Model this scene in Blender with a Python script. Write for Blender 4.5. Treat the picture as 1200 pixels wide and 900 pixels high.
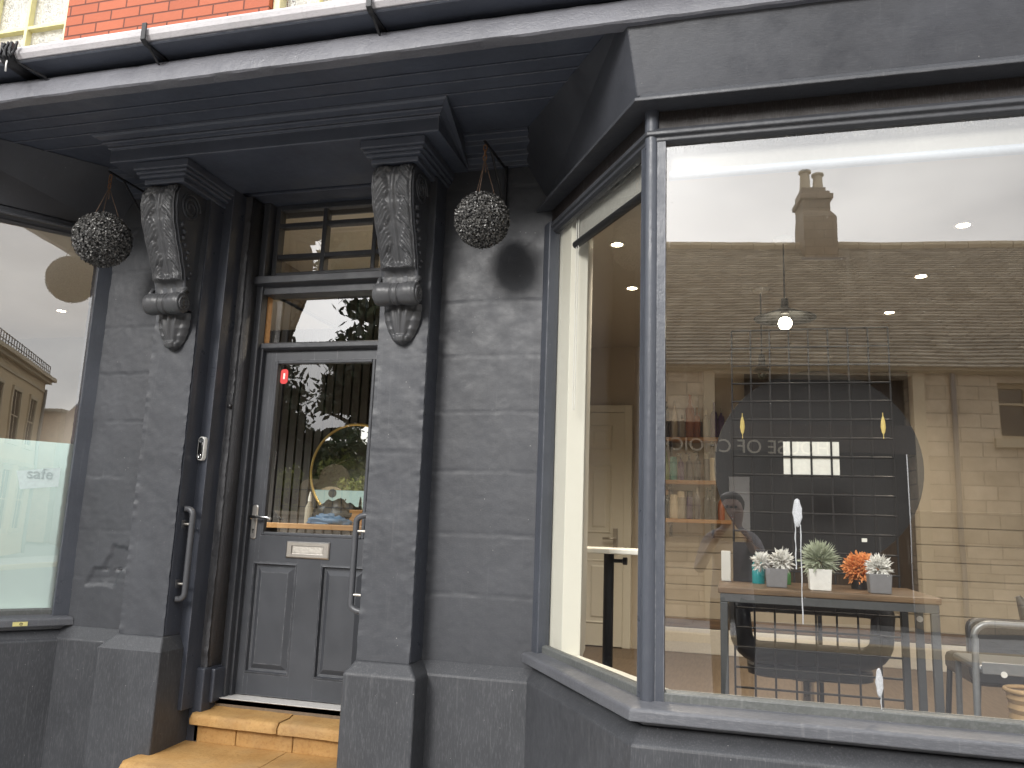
import bpy, bmesh, math, random
from mathutils import Vector, Matrix, noise
random.seed(7)
for o in list(bpy.data.objects): bpy.data.objects.remove(o)
SC = bpy.context.scene
COL = SC.collection
H = 1.36                      # eye height; every height below is relative to the eye
# ------------------------------------------------------------------ camera
RX = Vector((0.96527752, 0.25865597, 0.03655678))
RY = Vector((-0.01070907, 0.17900763, -0.98378940))
RZ = Vector((-0.26100694, 0.94923830, 0.17556201))
FPX = 943.7765
cam = bpy.data.objects.new('camera', bpy.data.cameras.new('camera')); COL.objects.link(cam)
cam.matrix_world = Matrix(((RX.x, -RY.x, -RZ.x, 0), (RX.y, -RY.y, -RZ.y, 0), (RX.z, -RY.z, -RZ.z, H), (0, 0, 0, 1)))
cam.data.sensor_width = 36; cam.data.lens = FPX/1200*36
cam.data.clip_start = 0.05; cam.data.clip_end = 500
SC.camera = cam
# ------------------------------------------------------------------ light
SUN_DIR = Vector((0.24, 0.87, -0.43)).normalized()     # travel direction of the light
el = math.asin(-SUN_DIR.z); az = math.atan2(-SUN_DIR.x, -SUN_DIR.y)
W = bpy.data.worlds.new('World'); SC.world = W; W.use_nodes = True
wn, wl = W.node_tree.nodes, W.node_tree.links
wn.clear()
wo = wn.new('ShaderNodeOutputWorld'); bg = wn.new('ShaderNodeBackground'); bg.inputs[1].default_value = 0.115
sky = wn.new('ShaderNodeTexSky'); sky.sky_type = 'NISHITA'; sky.sun_disc = False
sky.sun_elevation = el; sky.sun_rotation = az; sky.air_density = 1.0; sky.dust_density = 3.0
hs = wn.new('ShaderNodeHueSaturation'); hs.inputs['Saturation'].default_value = 0.12
wl.new(sky.outputs[0], hs.inputs['Color'])
tc = wn.new('ShaderNodeTexCoord'); mp = wn.new('ShaderNodeMapping'); mp.inputs['Scale'].default_value = (1, 1, 2.6)
nz = wn.new('ShaderNodeTexNoise'); nz.inputs['Scale'].default_value = 1.7; nz.inputs['Detail'].default_value = 6; nz.inputs['Roughness'].default_value = .55
wl.new(tc.outputs['Generated'], mp.inputs[0]); wl.new(mp.outputs[0], nz.inputs[0])
cr = wn.new('ShaderNodeValToRGB')
gs = wn.new('ShaderNodeSeparateXYZ'); wl.new(tc.outputs['Generated'], gs.inputs[0])
cr.color_ramp.elements[0].position = .32; cr.color_ramp.elements[0].color = (4.2, 4.4, 4.9, 1)
cr.color_ramp.elements[1].position = .68; cr.color_ramp.elements[1].color = (12.2, 12.1, 11.9, 1)
wl.new(nz.outputs[0], cr.inputs[0])
mxw = wn.new('ShaderNodeMix'); mxw.data_type = 'RGBA'; mxw.inputs[0].default_value = .8
wl.new(hs.outputs[0], mxw.inputs[6]); wl.new(cr.outputs[0], mxw.inputs[7]); zr = wn.new('ShaderNodeMapRange'); zr.inputs[1].default_value = .0; zr.inputs[2].default_value = 1.0; zr.inputs[3].default_value = .72; zr.inputs[4].default_value = 1.75; wl.new(gs.outputs[2], zr.inputs[0])
mul = wn.new('ShaderNodeVectorMath'); mul.operation = 'SCALE'; wl.new(mxw.outputs[2], mul.inputs[0]); wl.new(zr.outputs[0], mul.inputs['Scale']); wl.new(mul.outputs[0], bg.inputs[0]); wl.new(bg.outputs[0], wo.inputs[0])
sl = bpy.data.lights.new('sun', 'SUN'); sl.energy = 1.35; sl.angle = math.radians(16); sl.color = (1, .97, .93)
so = bpy.data.objects.new('sun', sl); COL.objects.link(so); so.rotation_euler = SUN_DIR.to_track_quat('-Z', 'Y').to_euler(); so.location = (-8, -20, 15)
SC.view_settings.view_transform = 'Standard'; SC.view_settings.look = 'None'; SC.view_settings.gamma = 1
SC.view_settings.exposure = 1.07
SC.cycles.max_bounces = 10; SC.cycles.transparent_max_bounces = 16; SC.cycles.glossy_bounces = 5; SC.cycles.diffuse_bounces = 4
SC.cycles.use_denoising = True; SC.cycles.caustics_reflective = False; SC.cycles.caustics_refractive = False
SC.cycles.sample_clamp_indirect = 6

# ------------------------------------------------------------------ materials
def mat(name):
    m = bpy.data.materials.new(name); m.use_nodes = True
    nt = m.node_tree; b = nt.nodes['Principled BSDF']
    return m, nt, b
def nd(nt, t, **kw):
    n = nt.nodes.new(t)
    for k, v in kw.items(): n.inputs[k].default_value = v
    return n
def coords(nt, scale=(1, 1, 1)):
    t = nt.nodes.new('ShaderNodeTexCoord'); m = nt.nodes.new('ShaderNodeMapping'); m.inputs['Scale'].default_value = scale
    nt.links.new(t.outputs['Object'], m.inputs[0]); return m.outputs[0]
def noisen(nt, vec, scale, detail=4, rough=.55):
    n = nd(nt, 'ShaderNodeTexNoise', Scale=scale, Detail=detail, Roughness=rough); nt.links.new(vec, n.inputs[0]); return n.outputs[0]
def ramp(nt, fac, p0, c0, p1, c1):
    r = nt.nodes.new('ShaderNodeValToRGB'); e = r.color_ramp.elements
    c4 = lambda c: (c, c, c, 1) if isinstance(c, (int, float)) else (*c, 1)
    e[0].position, e[0].color, e[1].position, e[1].color = p0, c4(c0), p1, c4(c1)
    nt.links.new(fac, r.inputs[0]); return r.outputs[0]
def mixc(nt, fac, a, b, mode='MIX'):
    m = nt.nodes.new('ShaderNodeMix'); m.data_type = 'RGBA'; m.blend_type = mode
    for s, v in ((0, fac), (6, a), (7, b)):
        if isinstance(v, bpy.types.NodeSocket): nt.links.new(v, m.inputs[s])
        elif isinstance(v, tuple): m.inputs[s].default_value = (*v, 1)
        else: m.inputs[s].default_value = v
    return m.outputs[2]
def math2(nt, op, a, b=None, c=None):
    m = nt.nodes.new('ShaderNodeMath'); m.operation = op
    for i, v in enumerate((a, b, c)):
        if v is None: continue
        if isinstance(v, bpy.types.NodeSocket): nt.links.new(v, m.inputs[i])
        else: m.inputs[i].default_value = v
    return m.outputs[0]
def bump(nt, bsdf, hts):
    prev = None
    for h, st, dist in hts:
        b = nt.nodes.new('ShaderNodeBump'); b.inputs['Strength'].default_value = st; b.inputs['Distance'].default_value = dist
        nt.links.new(h, b.inputs['Height'])
        if prev: nt.links.new(prev, b.inputs['Normal'])
        prev = b.outputs[0]
    nt.links.new(prev, bsdf.inputs['Normal'])

def paint(name, col, rough=.4, lump=.5, chips=.0, streak=(3, 3, 3), dust=.25, grain=.25, wear=.5):
    """layers of dark gloss paint over stone or timber: lumps, brush marks, runs, chips and street dust"""
    m, nt, b = mat(name)
    v = coords(nt); vs = coords(nt, streak)
    n1 = noisen(nt, v, 9, 6, .6); n2 = noisen(nt, vs, 26, 5, .6); n3 = noisen(nt, v, 170, 3, .6); n4 = noisen(nt, v, 2.3, 5, .6)
    base = mixc(nt, ramp(nt, n4, .35, 0., .7, 1.), tuple(c*.86 for c in col), tuple(c*1.16 for c in col))
    base = mixc(nt, math2(nt, 'MULTIPLY', ramp(nt, n2, .5, 0., .8, 1.), dust), base, (.20, .20, .21))
    runs = noisen(nt, coords(nt, (60, 60, 2.2)), 1, 4, .6)
    base = mixc(nt, math2(nt, 'MULTIPLY', ramp(nt, runs, .6, 0., .78, 1.), dust*.8), base, (.22, .22, .22))
    if chips:
        vo = nt.nodes.new('ShaderNodeTexVoronoi'); vo.inputs['Scale'].default_value = 34; vo.inputs['Randomness'].default_value = 1
        vw = mixc(nt, .06, v, noisen(nt, v, 40, 3))
        nt.links.new(v, vo.inputs[0])
        spot = ramp(nt, vo.outputs['Distance'], .035, 1., .075, 0.)
        gate = ramp(nt, noisen(nt, v, 6, 3), .55, 0., .62, 1.)
        base = mixc(nt, math2(nt, 'MULTIPLY', math2(nt, 'MULTIPLY', spot, gate), chips), base, (.45, .44, .42))
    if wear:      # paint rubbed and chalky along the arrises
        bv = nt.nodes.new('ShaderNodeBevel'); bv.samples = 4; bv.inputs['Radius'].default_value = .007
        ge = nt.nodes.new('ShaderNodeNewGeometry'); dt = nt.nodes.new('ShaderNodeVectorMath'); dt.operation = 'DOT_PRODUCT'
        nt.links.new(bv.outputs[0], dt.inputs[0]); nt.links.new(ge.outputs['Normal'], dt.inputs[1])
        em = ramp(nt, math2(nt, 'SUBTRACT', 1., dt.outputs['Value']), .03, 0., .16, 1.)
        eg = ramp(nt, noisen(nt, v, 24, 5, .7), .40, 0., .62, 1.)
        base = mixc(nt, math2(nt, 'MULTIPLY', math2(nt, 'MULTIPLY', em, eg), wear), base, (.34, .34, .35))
    nt.links.new(base, b.inputs['Base Color'])
    nt.links.new(ramp(nt, n1, .3, rough-.08, .75, rough+.16), b.inputs['Roughness'])
    b.inputs['Specular IOR Level'].default_value = .40
    bump(nt, b, [(n1, lump, .012), (n2, lump*.7, .004), (n3, grain, .0015)])
    return m
GREY = (.047, .0495, .056)
M = {}
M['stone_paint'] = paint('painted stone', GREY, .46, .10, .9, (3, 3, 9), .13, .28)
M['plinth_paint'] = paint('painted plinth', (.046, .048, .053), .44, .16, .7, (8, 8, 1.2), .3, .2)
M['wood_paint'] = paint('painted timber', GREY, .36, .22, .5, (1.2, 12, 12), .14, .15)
M['cornice_bounce_paint'] = paint('cornice grey with bounce light', (.070, .079, .102), .36, .25, .0, (1.2, 10, 10), .10, .15)  # bluish lift in the colour stands in for cool bounce light under the soffit
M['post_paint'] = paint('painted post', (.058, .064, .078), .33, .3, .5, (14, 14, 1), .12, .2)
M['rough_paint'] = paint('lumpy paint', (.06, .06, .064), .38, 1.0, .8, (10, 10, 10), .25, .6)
M['reveal_shade_paint'] = paint('shaded reveal grey', (.047, .052, .066), .34, .2, .5, (3, 3, 9), .14, .25)  # shaded copy of the grey; blue tint imitates cool light in the recess
M['sill_paint'] = paint('weathered skylit sill paint', (.095, .098, .108), .40, .35, .9, (1.5, 9, 9), .5, .3)  # dust plus sky light on the sill tops, both put into the colour
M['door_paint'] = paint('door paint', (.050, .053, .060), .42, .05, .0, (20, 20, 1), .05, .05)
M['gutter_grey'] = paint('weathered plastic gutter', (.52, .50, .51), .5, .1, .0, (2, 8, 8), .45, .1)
M['lit_beam_paint'] = paint('flaking lit eaves beam', (.15, .152, .17), .36, .6, .35, (2, 6, 6), .35, .5)  # lightened grey paints in the daylight on the beam's lower band

def simple(name, col, rough=.5, metal=0, bumpy=0, scale=60, var=.15, spec=.5):
    m, nt, b = mat(name)
    v = coords(nt); n = noisen(nt, v, scale, 4)
    nt.links.new(mixc(nt, n, tuple(c*(1-var) for c in col), tuple(min(1, c*(1+var)) for c in col)), b.inputs['Base Color'])
    b.inputs['Roughness'].default_value = rough; b.inputs['Metallic'].default_value = metal; b.inputs['Specular IOR Level'].default_value = spec
    if bumpy: bump(nt, b, [(n, bumpy, .004)])
    return m
def emit(name, col, s):
    m, nt, b = mat(name); b.inputs['Base Color'].default_value = (*col, 1)
    b.inputs['Emission Color'].default_value = (*col, 1); b.inputs['Emission Strength'].default_value = s; return m
def brickmat(name, c1, c2, mort, sx, sz, msize=.012, rough=.8, axis='XZ', bstr=.6, freq=2, offset=.5, vary=.5):
    m, nt, b = mat(name)
    t = nt.nodes.new('ShaderNodeTexCoord'); s = nt.nodes.new('ShaderNodeSeparateXYZ'); c = nt.nodes.new('ShaderNodeCombineXYZ')
    nt.links.new(t.outputs['Object'], s.inputs[0])
    if axis == 'XZ': nt.links.new(math2(nt, 'ADD', s.outputs[0], s.outputs[1]), c.inputs[0])
    else: nt.links.new(s.outputs[0], c.inputs[0])
    nt.links.new(s.outputs[2 if axis == 'XZ' else 1], c.inputs[1])
    br = nd(nt, 'ShaderNodeTexBrick', Scale=1.0, **{'Mortar Size': msize, 'Brick Width': sx, 'Row Height': sz, 'Bias': 0.0, 'Mortar Smooth': .3})
    br.offset = offset; br.offset_frequency = freq
    nt.links.new(c.outputs[0], br.inputs[0])
    br.inputs['Color1'].default_value = (*c1, 1); br.inputs['Color2'].default_value = (*c2, 1); br.inputs['Mortar'].default_value = (*mort, 1)
    v = coords(nt); n = noisen(nt, v, 3, 6, .65); n2 = noisen(nt, v, 45, 4)
    col = mixc(nt, vary, br.outputs[0], ramp(nt, n, .3, .45, .75, 1.5), 'MULTIPLY')
    nt.links.new(col, b.inputs['Base Color']); b.inputs['Roughness'].default_value = rough; b.inputs['Specular IOR Level'].default_value = .3
    bump(nt, b, [(math2(nt, 'SUBTRACT', 1., br.outputs['Fac']), bstr, .008), (n2, .35, .006)])
    return m
def stone_step():
    m, nt, b = mat('worn yellow stone'); v = coords(nt)
    n = noisen(nt, v, 7, 6, .65); n2 = noisen(nt, v, 60, 5, .7); n3 = noisen(nt, v, 2, 4)
    c = mixc(nt, ramp(nt, n, .3, 0., .72, 1.), (.36, .195, .06), (.48, .295, .11))
    c = mixc(nt, ramp(nt, n2, .5, 0., .75, .7), c, (.24, .11, .03)); c = mixc(nt, ramp(nt, n3, .45, 0., .75, .7), c, (.15, .11, .07))
    nt.links.new(c, b.inputs['Base Color']); b.inputs['Roughness'].default_value = .75
    bump(nt, b, [(n, .5, .01), (n2, .7, .004)]); return m
M['step'] = stone_step()
M['red_brick'] = brickmat('painted red brick', (.43, .112, .050), (.37, .088, .038), (.13, .035, .02), .225, .075, .006, .6, 'XZ', .7, 2, .5, .15)
M['cream'] = simple('cream paint', (.72, .66, .42), .5, 0, .2, 40, .06)
M['cream_trim'] = simple('yellowed cream trim', (.74, .69, .36), .55, 0, .3, 40, .1)
M['white'] = simple('white paint', (.78, .76, .70), .5, 0, .05, 20, .03)
M['interior_white'] = simple('interior cream woodwork', (.74, .72, .63), .5, 0, .05, 20, .03)
M['plaster'] = simple('beige plaster', (.50, .44, .35), .8, 0, .1, 12, .04)
M['ceiling'] = simple('pale ceiling', (.50, .47, .42), .8, 0, .05, 10, .03)
M['net'] = simple('net curtain', (.66, .64, .58), .8, 0, .5, 9, .1)
M['steel'] = simple('brushed steel', (.62, .60, .57), .28, 1, .15, 120, .1)
M['dull_steel'] = simple('dull chrome', (.55, .52, .47), .42, 1, .3, 90, .2)
M['chrome'] = simple('chrome', (.75, .75, .74), .12, 1)
M['black'] = simple('black plastic', (.012, .012, .013), .35, 0, .05)
M['white_plastic'] = simple('white plastic', (.80, .79, .75), .3, 0)
M['black_metal'] = simple('black metal', (.018, .018, .02), .5, .2, .2)
M['grey_metal'] = simple('grey steel tube', (.10, .105, .11), .4, .5, .1)
M['pale_metal'] = simple('pale grey tube', (.24, .25, .26), .35, .4, .1)
M['leather'] = simple('black leatherette', (.02, .02, .022), .42, 0, .3, 180, .2)
M['rubber'] = simple('dark rail coating', (.066, .068, .074), .38, 0, .15)
M['rust'] = simple('rusty chain', (.20, .10, .05), .8, .2, .5)
M['rope'] = simple('jute string', (.12, .078, .055), .9, 0, .5)
def woodmat(name, a, b_, scale=(1, 14, 14), rough=.5):
    m, nt, b = mat(name); v = coords(nt, scale); n = noisen(nt, v, 5, 6, .65)
    nt.links.new(ramp(nt, n, .3, a, .75, b_), b.inputs['Base Color']); b.inputs['Roughness'].default_value = rough
    bump(nt, b, [(n, .25, .003)]); return m
M['table_wood'] = woodmat('rustic pine', (.07, .042, .022), (.22, .138, .072))
M['shelf_wood'] = woodmat('orange pine', (.34, .17, .06), (.50, .27, .10))
M['floor_wood'] = woodmat('oak floor', (.11, .078, .05), (.19, .14, .095), (12, 1.2, 1), .55)
M['slat'] = woodmat('dark slat', (.032, .027, .024), (.060, .053, .047), (10, 10, .6), .5)
M['plaster_left'] = simple('taupe plaster', (.27, .24, .20), .8, 0, .1, 12, .04)
M['dark_timber'] = woodmat('dark stained timber', (.030, .021, .015), (.062, .045, .033), (9, 9, .8), .55)
M['slat_gap'] = simple('black felt', (.006, .006, .006), .9)
M['shiplap'] = simple('beige shiplap', (.42, .37, .29), .6, 0, .1, 15, .05)
M['skirting'] = simple('white skirting', (.70, .67, .60), .5, 0)
M['mirror'] = simple('mirror glass', (.85, .88, .85), .01, 1, 0, 5, .0)
def darkmirror():
    m, nt, b = mat('tinted mirror glass'); b.inputs['Base Color'].default_value = (.17, .215, .24, 1); b.inputs['Roughness'].default_value = .03
    b.inputs['Specular IOR Level'].default_value = .9; return m
M['dark_mirror'] = darkmirror()
M['brass'] = simple('brass rim', (.65, .47, .18), .3, 1)
M['asphalt'] = simple('asphalt', (.14, .14, .145), .85, 0, .6, 90, .3)
M['paving'] = brickmat('concrete paving', (.46, .46, .46), (.42, .42, .42), (.22, .22, .22), .6, .6, .006, .85, 'XY', .4, 2, .5, .4)
M['grass'] = simple('grass', (.06, .10, .022), .9, 0, .8, 8, .4)
M['ashlar'] = brickmat('coursed sandstone', (.66, .55, .40), (.50, .415, .30), (.38, .32, .24), .52, .23, .012, .9, 'XZ', .8, 2, .37, .55)
def slates():
    m = brickmat('stone slates', (.33, .295, .23), (.25, .225, .18), (.14, .125, .10), .34, .17, .014, .9, 'XZ', 1.0, 2, .5, .8); return m
M['slate'] = slates()
M['chimney_stone'] = brickmat('chimney stone', (.27, .21, .15), (.21, .165, .12), (.12, .10, .07), .40, .2, .012, .9)
M['render_cream'] = simple('cream render', (.60, .47, .29), .8, 0, .3, 6, .08)
M['stone_trim'] = simple('stone trim', (.50, .42, .29), .8, 0, .3, 20, .1)
M['brown_brick'] = brickmat('brown brick', (.30, .19, .11), (.25, .15, .09), (.20, .15, .11), .225, .075, .01, .9)
M['dark_brick'] = brickmat('dark red brick', (.085, .035, .026), (.06, .027, .022), (.04, .025, .02), .225, .075, .01, .9)
M['window_dark'] = simple('dark window glass', (.02, .022, .024), .08, 0)
M['gravestone'] = simple('lichened gravestone', (.42, .34, .22), .9, 0, .6, 14, .25)
M['bark'] = simple('bark', (.06, .045, .03), .9, 0, .8, 25, .3)
M['lead'] = simple('lead flashing', (.16, .16, .165), .6, .1, .3)
M['letters'] = simple('weathered bronze letters', (.44, .40, .32), .5, .0, .2)
def leafmat(name, a, b_):
    m, nt, b = mat(name)
    g = nt.nodes.new('ShaderNodeNewGeometry'); 
    nt.links.new(ramp(nt, g.outputs['Random Per Island'], 0., a, 1., b_), b.inputs['Base Color']); b.inputs['Roughness'].default_value = .6
    return m
M['leaf_dark'] = leafmat('yew leaves', (.010, .018, .008), (.035, .055, .02))
M['leaf_bright'] = leafmat('shrub leaves', (.10, .13, .02), (.26, .28, .05))
M['topiary'] = leafmat('black box leaves with glints', (.012, .012, .013), (.20, .195, .185))  # pale end of the range paints specular glints onto single leaves
M['topiary'].node_tree.nodes['Principled BSDF'].inputs['Roughness'].default_value = .3

def glass(name, refl=.16, tint=(.93, .94, .92), dirt=.0, top=None, wobble=.012):
    m = bpy.data.materials.new(name); m.use_nodes = True; nt = m.node_tree; nt.nodes.clear()
    out = nt.nodes.new('ShaderNodeOutputMaterial')
    tr = nt.nodes.new('ShaderNodeBsdfTransparent'); tr.inputs[0].default_value = (*tint, 1)
    gl = nt.nodes.new('ShaderNodeBsdfGlossy'); gl.inputs['Roughness'].default_value = 0.0; gl.inputs['Color'].default_value = (1, 1, 1, 1)
    lw = nt.nodes.new('ShaderNodeLayerWeight'); lw.inputs[0].default_value = .5
    fac = math2(nt, 'MULTIPLY_ADD', math2(nt, 'POWER', lw.outputs['Facing'], 4.), .8, refl)
    fac = math2(nt, 'MINIMUM', fac, .95)
    v = coords(nt)
    wob = noisen(nt, v, 1.6, 2, .4); bp = nt.nodes.new('ShaderNodeBump'); bp.inputs['Strength'].default_value = wobble; bp.inputs['Distance'].default_value = .05
    nt.links.new(wob, bp.inputs['Height']); nt.links.new(bp.outputs[0], gl.inputs['Normal'])
    m1 = nt.nodes.new('ShaderNodeMixShader'); nt.links.new(fac, m1.inputs[0]); nt.links.new(tr.outputs[0], m1.inputs[1]); nt.links.new(gl.outputs[0], m1.inputs[2])
    last = m1
    if dirt:
        df = nt.nodes.new('ShaderNodeBsdfDiffuse'); df.inputs[0].default_value = (.75, .73, .68, 1)
        runs = ramp(nt, noisen(nt, coords(nt, (70, 70, 1.6)), 1, 5, .7), .60, 0., .88, .32)
        gate = ramp(nt, noisen(nt, v, 1.7, 3, .5), .48, 0., .65, 1.)
        vo = nt.nodes.new('ShaderNodeTexVoronoi'); vo.inputs['Scale'].default_value = 48
        nt.links.new(v, vo.inputs[0])
        spot = ramp(nt, vo.outputs['Distance'], .04, 1., .10, 0.)
        g2 = ramp(nt, noisen(nt, v, 4, 4, .6), .54, 0., .66, .9)
        s = nt.nodes.new('ShaderNodeSeparateXYZ'); nt.links.new(nt.nodes.new('ShaderNodeTexCoord').outputs['Object'], s.inputs[0])
        low = ramp(nt, math2(nt, 'ADD', s.outputs[2], math2(nt, 'MULTIPLY', noisen(nt, coords(nt, (40, 40, 8)), 1, 3), .12)), top[0], 1., top[0]+.16, 0.) if False else None
        d = math2(nt, 'MAXIMUM', math2(nt, 'MULTIPLY', runs, gate), math2(nt, 'MULTIPLY', spot, g2))
        # residue that has dried in along the bottom and top edge of the pane
        edge = None
        for z0, sg in ((top[0], 1), (top[1], -1)):
            dz = math2(nt, 'MULTIPLY', math2(nt, 'SUBTRACT', s.outputs[2], z0), sg)
            e = math2(nt, 'MULTIPLY', math2(nt, 'SUBTRACT', 1., math2(nt, 'MINIMUM', math2(nt, 'DIVIDE', dz, .022 if sg > 0 else .05), 1.)), ramp(nt, noisen(nt, coords(nt, (170, 170, 90)), 1, 5, .7), .5, 0., .62, .8))
            edge = e if edge is None else math2(nt, 'MAXIMUM', edge, e)
        d = math2(nt, 'MULTIPLY', math2(nt, 'MAXIMUM', d, edge), dirt)
        m2 = nt.nodes.new('ShaderNodeMixShader'); nt.links.new(d, m2.inputs[0]); nt.links.new(m1.outputs[0], m2.inputs[1]); nt.links.new(df.outputs[0], m2.inputs[2])
        last = m2
    nt.links.new(last.outputs[0], out.inputs[0])
    return m
M['glass_bay'] = glass('shop window glass', .2, (.96, .96, .94), .42, (-.545+H, 1.487+H))
M['glass_side'] = glass('side window glass', .09, (.97, .97, .95), .25, (-.545+H, 1.487+H))
M['glass_left'] = glass('left window glass', .195, (.94, .90, .88), .0)
M['blind'] = simple('blind cloth', (.33, .325, .30), .8)
M['glass_top'] = glass('top light glass', .24, (.93, .93, .91), .0)
M['glass_door'] = glass('door glass', .13, (.9, .9, .88), .0)
def filmmat():
    m = bpy.data.materials.new('frosted mint film'); m.use_nodes = True; nt = m.node_tree; nt.nodes.clear()
    out = nt.nodes.new('ShaderNodeOutputMaterial'); d = nt.nodes.new('ShaderNodeBsdfDiffuse'); t = nt.nodes.new('ShaderNodeBsdfTranslucent')
    d.inputs[0].default_value = (.40, .51, .50, 1); t.inputs[0].default_value = (.42, .54, .53, 1)
    x = nt.nodes.new('ShaderNodeMixShader'); x.inputs[0].default_value = .55
    nt.links.new(d.outputs[0], x.inputs[1]); nt.links.new(t.outputs[0], x.inputs[2]); nt.links.new(x.outputs[0], out.inputs[0]); return m
M['film'] = filmmat()

# ------------------------------------------------------------------ mesh helpers
class MB:
    def __init__(s): s.v = []; s.f = []
    def add(s, vs, fs):
        n = len(s.v); s.v += [tuple(p) for p in vs]; s.f += [tuple(i+n for i in f) for f in fs]; return s
    def box(s, x0, x1, y0, y1, z0, z1):
        return s.add([(x0, y0, z0), (x1, y0, z0), (x1, y1, z0), (x0, y1, z0), (x0, y0, z1), (x1, y0, z1), (x1, y1, z1), (x0, y1, z1)],
                     [(0, 3, 2, 1), (4, 5, 6, 7), (0, 1, 5, 4), (1, 2, 6, 5), (2, 3, 7, 6), (3, 0, 4, 7)])
    def loft(s, rings, cap=True, close=True):
        n = len(rings[0]); vs = [p for r in rings for p in r]; fs = []
        for i in range(len(rings)-1):
            for j in range(n if close else n-1):
                a, b = i*n+j, i*n+(j+1) % n; fs.append((a, b, b+n, a+n))
        if cap: fs.append(tuple(range(n))[::-1]); fs.append(tuple((len(rings)-1)*n+j for j in range(n)))
        return s.add(vs, fs)
    def prism(s, poly, z0, z1):
        return s.loft([[(x, y, z0) for x, y in poly], [(x, y, z1) for x, y in poly]])
    def extx(s, prof, x0, x1, x0f=None, x1f=None):
        """profile [(y,z)] pulled along x; x0f/x1f(y,z) give mitred ends"""
        a = [((x0f(y, z) if x0f else x0), y, z) for y, z in prof]; b = [((x1f(y, z) if x1f else x1), y, z) for y, z in prof]
        return s.loft([a, b])
    def tube(s, pts, r, n=8, cap=True, radii=None):
        pts = [Vector(p) for p in pts]; rings = []; up = None
        for i, p in enumerate(pts):
            t = (pts[min(i+1, len(pts)-1)]-pts[max(i-1, 0)]).normalized()
            if up is None:
                up = Vector((0, 0, 1)) if abs(t.z) < .9 else Vector((1, 0, 0))
            u = (up - t*up.dot(t)).normalized(); w = t.cross(u); up = u
            rr = radii[i] if radii else r
            rings.append([p+(u*math.cos(2*math.pi*k/n)+w*math.sin(2*math.pi*k/n))*rr for k in range(n)])
        return s.loft(rings, cap)
    def lathe(s, prof, c=(0, 0, 0), n=16, axis='Z'):
        rings = []
        for r, h in prof:
            ring = []
            for k in range(n):
                a = 2*math.pi*k/n; x, y = r*math.cos(a), r*math.sin(a)
                p = {'Z': (x, y, h), 'Y': (x, h, y), 'X': (h, x, y)}[axis]
                ring.append((c[0]+p[0], c[1]+p[1], c[2]+p[2]))
            rings.append(ring)
        return s.loft(rings)
    def ball(s, c, r, n=12, sz=1.0):
        return s.lathe([(max(1e-4, r*math.sin(math.pi*i/n)), -r*sz*math.cos(math.pi*i/n)) for i in range(n+1)], c, n*2)
    def build(s, name, m, parent=None, smooth=False, bevel=0, loc=None, seg=2, recalc=True):
        base = Vector(parent['_o']) if parent is not None and '_o' in parent else Vector((0, 0, 0))
        me = bpy.data.meshes.new(name)
        off = base if parent is not None else Vector(loc or (0, 0, 0))
        me.from_pydata([(x-off.x, y-off.y, z-off.z + (0 if (parent is not None) else 0)) for x, y, z in s.v], [], s.f)
        if recalc:
            bm = bmesh.new(); bm.from_mesh(me); bmesh.ops.recalc_face_normals(bm, faces=bm.faces); bm.to_mesh(me); bm.free()
        me.materials.append(M[m] if isinstance(m, str) else m)
        if smooth:
            for p in me.polygons: p.use_smooth = True
        o = bpy.data.objects.new(name, me); COL.objects.link(o)
        if parent is not None: o.parent = parent; o['_o'] = tuple(base)
        else: o.location = (off.x, off.y, off.z+H); o['_o'] = tuple(off)
        if smooth == 'auto':
            md = o.modifiers.new('edges', 'EDGE_SPLIT'); md.split_angle = math.radians(38)
        if bevel:
            md = o.modifiers.new('bevel', 'BEVEL'); md.width = bevel; md.segments = seg; md.limit_method = 'ANGLE'; md.angle_limit = math.radians(35)
        return o
def thing(name, label, cat, loc=(0, 0, 0), group=None):
    o = bpy.data.objects.new(name, None); COL.objects.link(o); o.location = (loc[0], loc[1], loc[2]+H); o['_o'] = tuple(loc); o.empty_display_size = .1
    return tag(o, label, cat, group)
def tag(o, label, cat, group=None):
    o['label'] = label; o['category'] = cat
    if group: o['group'] = group
    return o
def struct(o): o['kind'] = 'structure'; return o
def at(px, py, Y):
    d = RX*((px-600)/FPX) + RY*((py-450)/FPX) + RZ
    d = d*(Y/d.y); return d
def atz(px, py, z):
    d = RX*((px-600)/FPX) + RY*((py-450)/FPX) + RZ
    return d*(z/d.z)
def rnd(a, b): return random.uniform(a, b)
def copy_tree(o, loc, label=None):
    c = o.copy(); COL.objects.link(c); c.location = (loc[0], loc[1], loc[2]+H); c['_o'] = tuple(loc)
    if label: c['label'] = label
    for ch in o.children:
        k = ch.copy(); COL.objects.link(k); k.parent = c
        for g in ch.children:
            q = g.copy(); COL.objects.link(q); q.parent = k
    return c
def fb(x, y, z, o=4):
    return noise.fractal((x, y, z), 1.0, 2.0, o, noise_basis='PERLIN_ORIGINAL')
# ------------------------------------------------------------------ the ground
GZ = -H
o = MB().box(-60, 60, -60, 60, GZ-.35, GZ-.124).build('ground', 'asphalt'); struct(o)
o = MB().box(-45, 45, 1.2, 3.9, GZ-.2, GZ).build('pavement', 'paving'); struct(o)
o = MB().box(-45, 45, -7.9, -6.2, GZ-.2, GZ).build('pavement', 'paving'); struct(o)
o = MB().box(-45, 45, 1.06, 1.2, GZ-.2, GZ-.002).box(-45, 45, -6.2, -6.06, GZ-.2, GZ-.002).build('kerb', 'stone_trim', bevel=.015); struct(o)

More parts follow.
